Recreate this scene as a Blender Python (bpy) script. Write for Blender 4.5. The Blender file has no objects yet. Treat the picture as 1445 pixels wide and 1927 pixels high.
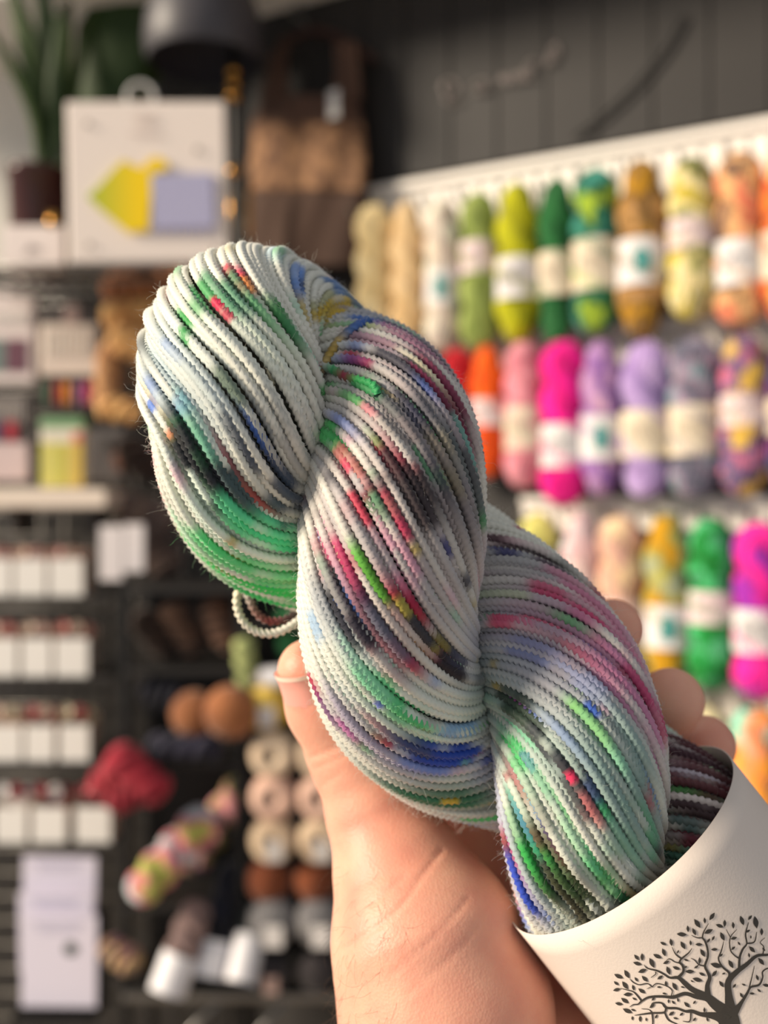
import bpy, bmesh, math
import numpy as np
from mathutils import Vector, Matrix

# ------------------------------------------------------------------ camera, light, exposure
FPX, CX, CY, EYE = 1900.0, 722.5, 963.5, 1.45
scene = bpy.context.scene
col = scene.collection
cam_d = bpy.data.cameras.new('camera')
cam = bpy.data.objects.new('camera', cam_d); col.objects.link(cam)
cam.location = (0, 0, EYE); cam.rotation_euler = (math.pi/2, 0, 0)
cam_d.sensor_fit = 'VERTICAL'; cam_d.sensor_height = 36.0
cam_d.lens = 36.0*FPX/1927.0
cam_d.clip_start = 0.01
cam_d.dof.use_dof = True; cam_d.dof.focus_distance = 0.249; cam_d.dof.aperture_fstop = 6.6
scene.camera = cam

world = bpy.data.worlds.new('sky'); scene.world = world; world.use_nodes = True
bg = world.node_tree.nodes['Background']
bg.inputs[0].default_value = (0.95, 0.97, 1.0, 1); bg.inputs[1].default_value = 0.45
sun_d = bpy.data.lights.new('sun', 'SUN'); sun_d.energy = 6.2; sun_d.angle = math.radians(17)
sun_d.color = (1.0, 0.86, 0.68)
sun = bpy.data.objects.new('sun', sun_d); col.objects.link(sun)
TO_SUN = Vector((-0.89, -0.26, 0.38)).normalized()
sun.rotation_euler = TO_SUN.to_track_quat('Z', 'Y').to_euler()
sun.location = (-3, -2, 3)
scene.view_settings.view_transform = 'Standard'
scene.view_settings.look = 'None'
scene.view_settings.gamma = 1.0
scene.view_settings.use_curve_mapping = False
scene.view_settings.exposure = 0.0

# ------------------------------------------------------------------ helpers
RNG = np.random.default_rng(7)
def lin(c):
    c = np.asarray(c, float)/255.0
    return np.where(c <= 0.04045, c/12.92, ((c+0.055)/1.055)**2.4)
def P(px, py, d):
    return Vector(((px-CX)/FPX*d, d, EYE-(py-CY)/FPX*d))
def PX(n, d):
    return n/FPX*d
# display wall (right, dark) as a vertical plane
W0 = np.array([-0.023, 1.58]); WD = np.array([0.517, -0.28]); WD = WD/np.linalg.norm(WD)
WN = np.array([WD[1], -WD[0]])          # toward the camera
W_ANG = math.atan2(WD[1], WD[0])
def PW(px, py, off=0.0):
    u = (px-CX)/FPX
    t = (off + W0@WN)/(u*WN[0]+WN[1])
    return P(px, py, t)
def wdepth(px, off=0.0):
    return PW(px, CY, off).y

def mat(name, c, rough=0.6, metal=0.0, spec=0.5, noise=None, bump=None, sheen=0.0, emit=None, coat=0.0):
    """principled material; noise=(second colour, scale, sharp), bump=(scale, strength)"""
    m = bpy.data.materials.new(name); m.use_nodes = True
    nt = m.node_tree; b = nt.nodes['Principled BSDF']
    b.inputs['Base Color'].default_value = (*lin(c), 1)
    b.inputs['Roughness'].default_value = rough; b.inputs['Metallic'].default_value = metal
    b.inputs['Specular IOR Level'].default_value = spec
    b.inputs['Sheen Weight'].default_value = sheen; b.inputs['Coat Weight'].default_value = coat
    tc = nt.nodes.new('ShaderNodeTexCoord')
    if noise:
        c2, sc, sharp = noise
        n = nt.nodes.new('ShaderNodeTexNoise'); n.inputs['Scale'].default_value = sc; n.inputs['Detail'].default_value = 3
        r = nt.nodes.new('ShaderNodeValToRGB')
        r.color_ramp.elements[0].position = 0.5-sharp; r.color_ramp.elements[1].position = 0.5+sharp
        r.color_ramp.elements[0].color = (*lin(c), 1); r.color_ramp.elements[1].color = (*lin(c2), 1)
        nt.links.new(tc.outputs['Object'], n.inputs['Vector']); nt.links.new(n.outputs['Fac'], r.inputs['Fac'])
        nt.links.new(r.outputs['Color'], b.inputs['Base Color'])
    if bump:
        n2 = nt.nodes.new('ShaderNodeTexNoise'); n2.inputs['Scale'].default_value = bump[0]
        bp = nt.nodes.new('ShaderNodeBump'); bp.inputs['Strength'].default_value = bump[1]; bp.inputs['Distance'].default_value = 0.002
        nt.links.new(tc.outputs['Object'], n2.inputs['Vector']); nt.links.new(n2.outputs['Fac'], bp.inputs['Height'])
        nt.links.new(bp.outputs['Normal'], b.inputs['Normal'])
    return m

def yarn_mat(name, cols, scale=14.0, seed=0.0):
    """hand dyed wool: several colours mottled by noise in the skein's own space"""
    m = bpy.data.materials.new(name); m.use_nodes = True
    nt = m.node_tree; b = nt.nodes['Principled BSDF']
    b.inputs['Roughness'].default_value = 0.85; b.inputs['Sheen Weight'].default_value = 0.25
    b.inputs['Specular IOR Level'].default_value = 0.2
    tc = nt.nodes.new('ShaderNodeTexCoord'); mp = nt.nodes.new('ShaderNodeMapping')
    mp.inputs['Location'].default_value = (seed*3.1, seed*1.7, seed*5.3)
    n = nt.nodes.new('ShaderNodeTexNoise'); n.inputs['Scale'].default_value = scale; n.inputs['Detail'].default_value = 2.0
    r = nt.nodes.new('ShaderNodeValToRGB'); e = r.color_ramp.elements
    k = len(cols)
    pos = [0.5] if k == 1 else list(np.linspace(0.41, 0.60, k))
    e[0].position = pos[0]; e[0].color = (*lin(cols[0]), 1)
    if k == 1:
        e[1].position = 0.7; e[1].color = (*(lin(cols[0])*0.82), 1)
    else:
        e[1].position = pos[-1]; e[1].color = (*lin(cols[-1]), 1)
        for q, cc in zip(pos[1:-1], cols[1:-1]):
            x = e.new(q); x.color = (*lin(cc), 1)
    nt.links.new(tc.outputs['Object'], mp.inputs['Vector']); nt.links.new(mp.outputs['Vector'], n.inputs['Vector'])
    nt.links.new(n.outputs['Fac'], r.inputs['Fac']); nt.links.new(r.outputs['Color'], b.inputs['Base Color'])
    return m

_mc = {}
def M(c, rough=0.6, **k):
    key = (tuple(c), rough, tuple(sorted((a, str(v)) for a, v in k.items())))
    if key not in _mc:
        _mc[key] = mat('paint', c, rough, **k)
    return _mc[key]

def mesh_from(name, V, F, smooth=True):
    me = bpy.data.meshes.new(name)
    V = np.ascontiguousarray(V, dtype=np.float32)
    if isinstance(F, np.ndarray):
        n, k = F.shape
        me.vertices.add(len(V)); me.vertices.foreach_set('co', V.ravel())
        me.loops.add(n*k); me.loops.foreach_set('vertex_index', np.ascontiguousarray(F, dtype=np.int32).ravel())
        me.polygons.add(n); me.polygons.foreach_set('loop_start', np.arange(0, n*k, k, dtype=np.int32))
        me.update(calc_edges=True)
    else:
        me.from_pydata([tuple(map(float, v)) for v in V], [], F); me.update()
    if smooth:
        me.polygons.foreach_set('use_smooth', np.ones(len(me.polygons), dtype=bool))
    return me

def link(name, me, m=None, parent=None, label=None, cat=None, group=None, kind=None):
    o = bpy.data.objects.new(name, me); col.objects.link(o)
    if m is not None and me is not None and len(me.materials) == 0:
        me.materials.append(m)
    elif m is not None and me is not None:
        o.material_slots[0].link = 'OBJECT'; o.material_slots[0].material = m
    if parent is not None: o.parent = parent
    tag(o, label, cat, group, kind)
    return o
def tag(o, label=None, cat=None, group=None, kind=None):
    if label: o['label'] = label
    if cat: o['category'] = cat
    if group: o['group'] = group
    if kind: o['kind'] = kind
    return o
def thing(name, loc, label, cat, group=None, rz=0.0):
    o = bpy.data.objects.new(name, None); col.objects.link(o)
    o.location = loc; o.rotation_euler = (0, 0, rz); o.empty_display_size = 0.02
    return tag(o, label, cat, group)

def box_me(sx, sy, sz, bev=0.0, origin='c', seg=2):
    """box; origin 'c' centre, 'b' base centre"""
    bm = bmesh.new(); bmesh.ops.create_cube(bm, size=1.0)
    bmesh.ops.scale(bm, vec=(sx, sy, sz), verts=bm.verts)
    if bev: bmesh.ops.bevel(bm, geom=bm.edges[:], offset=bev, segments=seg, affect='EDGES', profile=0.5)
    if origin == 'b': bmesh.ops.translate(bm, vec=(0, 0, sz/2), verts=bm.verts)
    me = bpy.data.meshes.new('box'); bm.to_mesh(me); bm.free()
    return me
def part_box(name, parent, loc, size, m, bev=0.0, rot=(0, 0, 0), label=None):
    o = link(name, box_me(*size, bev), m, parent, label); o.location = loc; o.rotation_euler = rot
    return o
def lathe_me(prof, n=32, closed=False):
    """prof: list of (r, z) about Z"""
    prof = np.array(prof, float); k = len(prof)
    a = np.linspace(0, 2*math.pi, n, endpoint=False)
    V = np.stack([prof[:, None, 0]*np.cos(a), prof[:, None, 0]*np.sin(a), np.repeat(prof[:, 1:2], n, 1)], -1).reshape(-1, 3)
    rows = k if closed else k-1
    i = np.arange(rows)[:, None]; j = np.arange(n)[None]
    i2 = (i+1) % k; j2 = (j+1) % n
    F = np.stack([i*n+j, i*n+j2, i2*n+j2, i2*n+j], -1).reshape(-1, 4)
    return mesh_from('lathe', V, F)
def frames(C, closed=False):
    """tangent and parallel-transported normal frame along polyline C (n,3)"""
    C = np.asarray(C, float); n = len(C)
    T = np.gradient(C, axis=0)
    if closed:
        T = np.roll(C, -1, 0)-np.roll(C, 1, 0)
    T /= np.linalg.norm(T, axis=1)[:, None]+1e-12
    N = np.zeros_like(C)
    a = np.array([0.3, -0.9, 0.2]); a = a-(a@T[0])*T[0]; N[0] = a/np.linalg.norm(a)
    for i in range(1, n):
        v = N[i-1]-(N[i-1]@T[i])*T[i]; N[i] = v/np.linalg.norm(v)
    return T, N, np.cross(T, N)
def tube_arr(C, r, k=8, cap=True):
    C = np.asarray(C, float); n = len(C)
    T, N, B = frames(C)
    r = np.broadcast_to(np.asarray(r, float), (n,))
    a = np.linspace(0, 2*math.pi, k, endpoint=False)
    V = C[:, None]+r[:, None, None]*(np.cos(a)[None, :, None]*N[:, None]+np.sin(a)[None, :, None]*B[:, None])
    i = np.arange(n-1)[:, None]; j = np.arange(k)[None]; j2 = (j+1) % k
    F = np.stack([i*k+j, i*k+j2, (i+1)*k+j2, (i+1)*k+j], -1).reshape(-1, 4)
    return V.reshape(-1, 3), F
def tube_me(C, r, k=8):
    V, F = tube_arr(C, r, k)
    F = [tuple(map(int, f)) for f in F]
    F.append(tuple(range(k-1, -1, -1))); n = len(V)
    F.append(tuple(range(n-k, n)))
    return mesh_from('tube', V, F)
def catmull(pts, m=8):
    p = np.asarray(pts, float); p = np.vstack([2*p[0]-p[1], p, 2*p[-1]-p[-2]])
    out = []
    for i in range(1, len(p)-2):
        for t in np.linspace(0, 1, m, endpoint=False):
            a, b, c, d = p[i-1:i+3]
            out.append(0.5*((2*b)+(-a+c)*t+(2*a-5*b+4*c-d)*t*t+(-a+3*b-3*c+d)*t**3))
    out.append(p[-2]); return np.array(out)
def join_arr(parts):
    V, F, o = [], [], 0
    for v, f in parts:
        V.append(v); F.append(f+o); o += len(v)
    return np.vstack(V), np.vstack(F)
def smooth_noise(n, step, rng, amp=1.0):
    """1-D smooth random signal of n samples with feature size `step`"""
    m = max(4, int(n/step)+4); k = rng.normal(size=m)
    x = np.arange(n)/step; i = x.astype(int) % (m-1); f = x-np.floor(x); f = f*f*(3-2*f)
    return amp*(k[i]*(1-f)+k[(i+1) % m]*f)

# ------------------------------------------------------------------ the room
dark_wall = mat('dark_wall_paint', (29, 26, 25), 0.65, noise=((34, 30, 28), 6, 0.3))
pale_wall = mat('pale_wall_paint', (232, 227, 217), 0.8)
white_paint = mat('white_paint', (236, 230, 222), 0.5)
black_metal = mat('black_metal', (22, 21, 21), 0.45, metal=0.3)
dark_grey = mat('dark_grey_paint', (66, 63, 61), 0.6)
brass = mat('brass', (190, 140, 70), 0.25, metal=1.0)
steel = mat('brushed_steel', (120, 118, 116), 0.35, metal=0.8)
CEIL = 2.27
def slab(name, pts, z0, z1, m, kind='structure'):
    n = len(pts)
    V = [(x, y, z0) for x, y in pts]+[(x, y, z1) for x, y in pts]
    F = [tuple(range(n-1, -1, -1)), tuple(range(n, 2*n))]+[(i, (i+1) % n, n+(i+1) % n, n+i) for i in range(n)]
    return link(name, mesh_from(name, V, F, False), m, kind=kind)
def wp(s, off=0.0):
    p = W0+WD*s+WN*off
    return (float(p[0]), float(p[1]))
s_corner = (1.9-W0[1])/WD[1]
wc = wp(s_corner)
slab('floor', [(-1.9, -1.2), (2.2, -1.2), (2.2, 2.6), (-1.9, 2.6)], -0.05, 0.0, mat('floor_boards', (196, 176, 152), 0.5, noise=((176, 156, 132), 5, 0.3)))
slab('ceiling', [(wc[0]-.55, wc[1]-.22), (wc[0]+.02, wc[1]-.30), wp(1.75, .30), wp(1.75), wc, (wc[0]-.55, 2.05)], CEIL, CEIL+0.06, white_paint)
slab('wall_back', [(-1.6, 1.9), wc, (wc[0], 2.05), (-1.6, 2.05)], 0, CEIL, pale_wall)
w_end = wp(1.75)
wr = slab('wall_right', [wc, w_end, (w_end[0]+0.1, w_end[1]+0.15), (wc[0]+0.1, wc[1]+0.15)], 0, CEIL, dark_wall)
# narrow vertical boards of the dark wall above the display, slightly proud
for i in range(17):
    s = -0.42+0.075*i
    a = wp(s, 0.003)
    bd = part_box('wall_board', wr, (a[0], a[1], (1.96+CEIL)/2), (0.073, 0.006, CEIL-1.96), dark_wall, 0.0015, (0, 0, W_ANG))
# ------------------------------------------------------------------ the held skein
SD = 0.28; SU = SD/FPX                       # metres per pixel at the skein
SO = np.array(P(573, 820, SD))
EQ = np.array([0.787, 0, 0.617]); EW = np.array([0.617, 0, -0.787]); EV = np.array([0, -1.0, 0])
def loc2w(a):                                # (q, w, v) in px -> world metres
    a = np.asarray(a, float)
    return SO+SU*(a[..., 0:1]*EQ+a[..., 1:2]*EW+a[..., 2:3]*EV)
def proj(p):
    d = p[..., 1]
    return p[..., 0]/d*FPX+CX, CY-(p[..., 2]-EYE)/d*FPX, d
def sstep(a, b, x):
    t = np.clip((x-a)/(b-a), 0, 1); return t*t*(3-2*t)
W_FOLD, W_END, HALF = -78.0, 1720.0, 540.0
def ply_R(w):  return 138-12*sstep(250, 550, w)-14*sstep(720, 960, w)
def ply_r(w):  return 152-10*sstep(250, 600, w)-14*sstep(720, 960, w)
def th_B(w):
    base = math.pi/2+math.pi*(w-255-26*sstep(220, 500, w)*(1-sstep(700, 960, w)))/HALF
    return base-math.radians(38)*np.exp(-np.maximum(w-W_FOLD, 0)/190.0)
def centreline():
    w = np.linspace(W_END, W_FOLD, 700)
    t = th_B(w); R = ply_R(w)
    B = np.stack([R*np.cos(t), w, R*np.sin(t)], -1)
    A = np.stack([-R*np.cos(t), w, -R*np.sin(t)], -1)[::-1]
    t0 = th_B(np.array([W_FOLD]))[0]; R0 = ply_R(W_FOLD)
    be = np.linspace(0, math.pi, 140)[1:-1]
    arc = np.stack([R0*np.cos(be)*math.cos(t0), W_FOLD-150*np.sin(be), R0*np.cos(be)*math.sin(t0)], -1)
    t1 = th_B(np.array([W_END]))[0]; R1 = ply_R(W_END)
    be = np.linspace(math.pi, 0, 100)[1:-1]
    arc2 = np.stack([R1*np.cos(be)*math.cos(t1), W_END+120*np.sin(be), R1*np.cos(be)*math.sin(t1)], -1)
    C = np.vstack([B, arc, A, arc2])
    C[:, 0] -= 28*np.exp(-((C[:, 1]-480)/240.0)**2)
    C[:, 0] += 34*(1-sstep(-260, 40, C[:, 1]))
    k = np.exp(-(np.arange(-30, 31)/14.0)**2); k /= k.sum()
    Cp = np.vstack([C[-30:], C, C[:30]])
    C = np.stack([np.convolve(Cp[:, i], k, 'valid') for i in range(3)], -1)
    C = np.vstack([C, C[:1]])
    s = np.concatenate([[0], np.cumsum(np.linalg.norm(np.diff(C, axis=0), axis=1))])
    return C, s
C0, S0 = centreline()
L0 = S0[-1]
TWIST = 0.90/150.0                            # radians of strand twist per px of ply
TW_SIGN = 1.0
def skein_base(step):
    n = int(L0/step); s = np.linspace(0, L0, n, endpoint=False)
    C = np.stack([np.interp(s, S0, C0[:, i]) for i in range(3)], -1)
    T, N, B = frames(C, closed=True)
    # remove the closing mismatch of the transported frame
    v = N[-1]-(N[-1]@T[0])*T[0]; mis = math.atan2(v@B[0], v@N[0])
    tw = TWIST*L0; turns = round((tw)/(2*math.pi))
    rate = (turns*2*math.pi*TW_SIGN-mis)/L0
    return s, C, T, N, B, rate
def strand_path(base, k, n_str, rng, dr=0.0, jit=1.0):
    s, C, T, N, B, rate = base
    n = len(s); st = s[1]-s[0]
    per = lambda step, amp: (lambda a: a-(np.arange(n)/n)*(a[-1]-a[0]))(smooth_noise(n, step/st, rng, amp))
    psi = 2*math.pi*k/n_str+rate*s+per(150, 0.017*jit)+per(420, 0.022*jit)
    fold = np.exp(-((C[:, 1]-(W_FOLD-110))/150.0)**2)
    r = ply_r(C[:, 1])+dr+per(140, 2.6*jit)+rng.normal()*2.0*jit
    q = C+r[:, None]*(np.cos(psi)[:, None]*N+np.sin(psi)[:, None]*B)
    e = np.sqrt((q[:, 0]/240.0)**2+(q[:, 2]/230.0)**2)          # pulled in by the paper band
    k = 1-(1-1/np.maximum(e, 1))*sstep(860, 950, q[:, 1])
    q[:, 0] *= k; q[:, 2] *= k
    return q
SEC_A = np.arange(6)*math.pi/3
SEC_R = np.array([1.16, .76]*3)
def ply_strand_arr(path, rs, turn, tw0):
    """three-ply yarn as real geometry: six-sided section with three lobes turning along the path (closed)"""
    n = len(path)
    T, N, B = frames_fast(path)
    d = np.linalg.norm(np.diff(path, axis=0, append=path[:1]), axis=1); s = np.cumsum(d)
    ph = tw0+2*math.pi*round(s[-1]/turn)*s/s[-1]
    a = ph[:, None]+SEC_A[None]
    V = path[:, None]+(SEC_R*rs)[None, :, None]*(np.cos(a)[..., None]*N[:, None]+np.sin(a)[..., None]*B[:, None])
    i = np.arange(n)[:, None]; j = np.arange(6)[None]; i2 = (i+1) % n; j2 = (j+1) % 6
    F = np.stack([i*6+j, i*6+j2, i2*6+j2, i2*6+j], -1)
    return V.reshape(-1, 3), F.reshape(-1, 4), 6
def frames_fast(path):
    T = np.roll(path, -1, 0)-np.roll(path, 1, 0); T /= np.linalg.norm(T, axis=1)[:, None]
    cen = loc2w(base_f[1]); N = path-cen; N -= (N*T).sum(1)[:, None]*T; N /= np.linalg.norm(N, axis=1)[:, None]
    return T, N, np.cross(T, N)

N_OUT, N_IN = 48, 46
base_f = skein_base(3.0)
rs_rng = np.random.default_rng(21)
outer = [strand_path(base_f, k+rs_rng.normal()*0.10, N_OUT, rs_rng) for k in range(N_OUT)]
inner = [strand_path(base_f, k+.5, N_IN, rs_rng, dr=-8.0) for k in range(N_IN)]
OUT_W = np.stack([loc2w(p) for p in outer])          # strands, samples, 3
IN_W = np.stack([loc2w(p) for p in inner])
def tangents(Wp):
    t = np.roll(Wp, -1, 1)-np.roll(Wp, 1, 1)
    return t/np.linalg.norm(t, axis=-1, keepdims=True)
OUT_T, IN_T = tangents(OUT_W), tangents(IN_W)
opx, opy, od = proj(OUT_W)
def find_surface(x, y):
    """strand sample lying in front at that place of the skein"""
    m = (opx-x)**2+(opy-y)**2
    rad = 10.0**2
    while not (m < rad).any(): rad *= 1.8
    dd = np.where(m < rad, od, 9.0)
    i = np.unravel_index(np.argmin(dd), dd.shape)
    return OUT_W[i], OUT_T[i]
# dye: (x, y, half length along the strand, half width across, colour, strength, speckle)
WASH = [   # broad pale washes
 (430, 980, 150, 60, (218, 237, 221), 0.80), (740, 1000, 200, 120, (164, 151, 151), 0.92), (800, 760, 160, 110, (172, 159, 159), 0.92),
 (820, 650, 120, 60, (134, 99, 115), 1.00), (720, 580, 90, 60, (159, 159, 168), 0.92), (860, 900, 150, 50, (100, 88, 94), 0.80),
 (1010, 1230, 210, 90, (159, 156, 168), 1.00), (1130, 1220, 240, 60, (164, 126, 144), 1.00), (980, 1380, 150, 60, (147, 168, 159), 0.98),
 (1190, 1480, 150, 60, (119, 149, 142), 1.00), (1060, 1480, 190, 70, (172, 159, 172), 1.00), (1010, 1640, 150, 60, (151, 172, 157), 0.80),
 (640, 1150, 80, 40, (142, 147, 159), 0.80), (700, 1400, 160, 30, (159, 147, 172), 1.00), (1000, 1060, 120, 50, (155, 151, 152), 0.98),
 (470, 740, 180, 70, (219, 225, 207), 0.92), (330, 720, 120, 50, (172, 189, 194), 0.86), (480, 600, 120, 45, (221, 228, 207), 0.69),
 (760, 1330, 160, 60, (215, 228, 219), 0.69), (930, 1620, 160, 35, (147, 147, 180), 1.00), (1310, 1480, 90, 130, (100, 58, 63), 0.80),
 (820, 1510, 130, 40, (75, 117, 88), 1.00), (380, 620, 90, 40, (218, 227, 218), 0.57),
]
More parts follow.
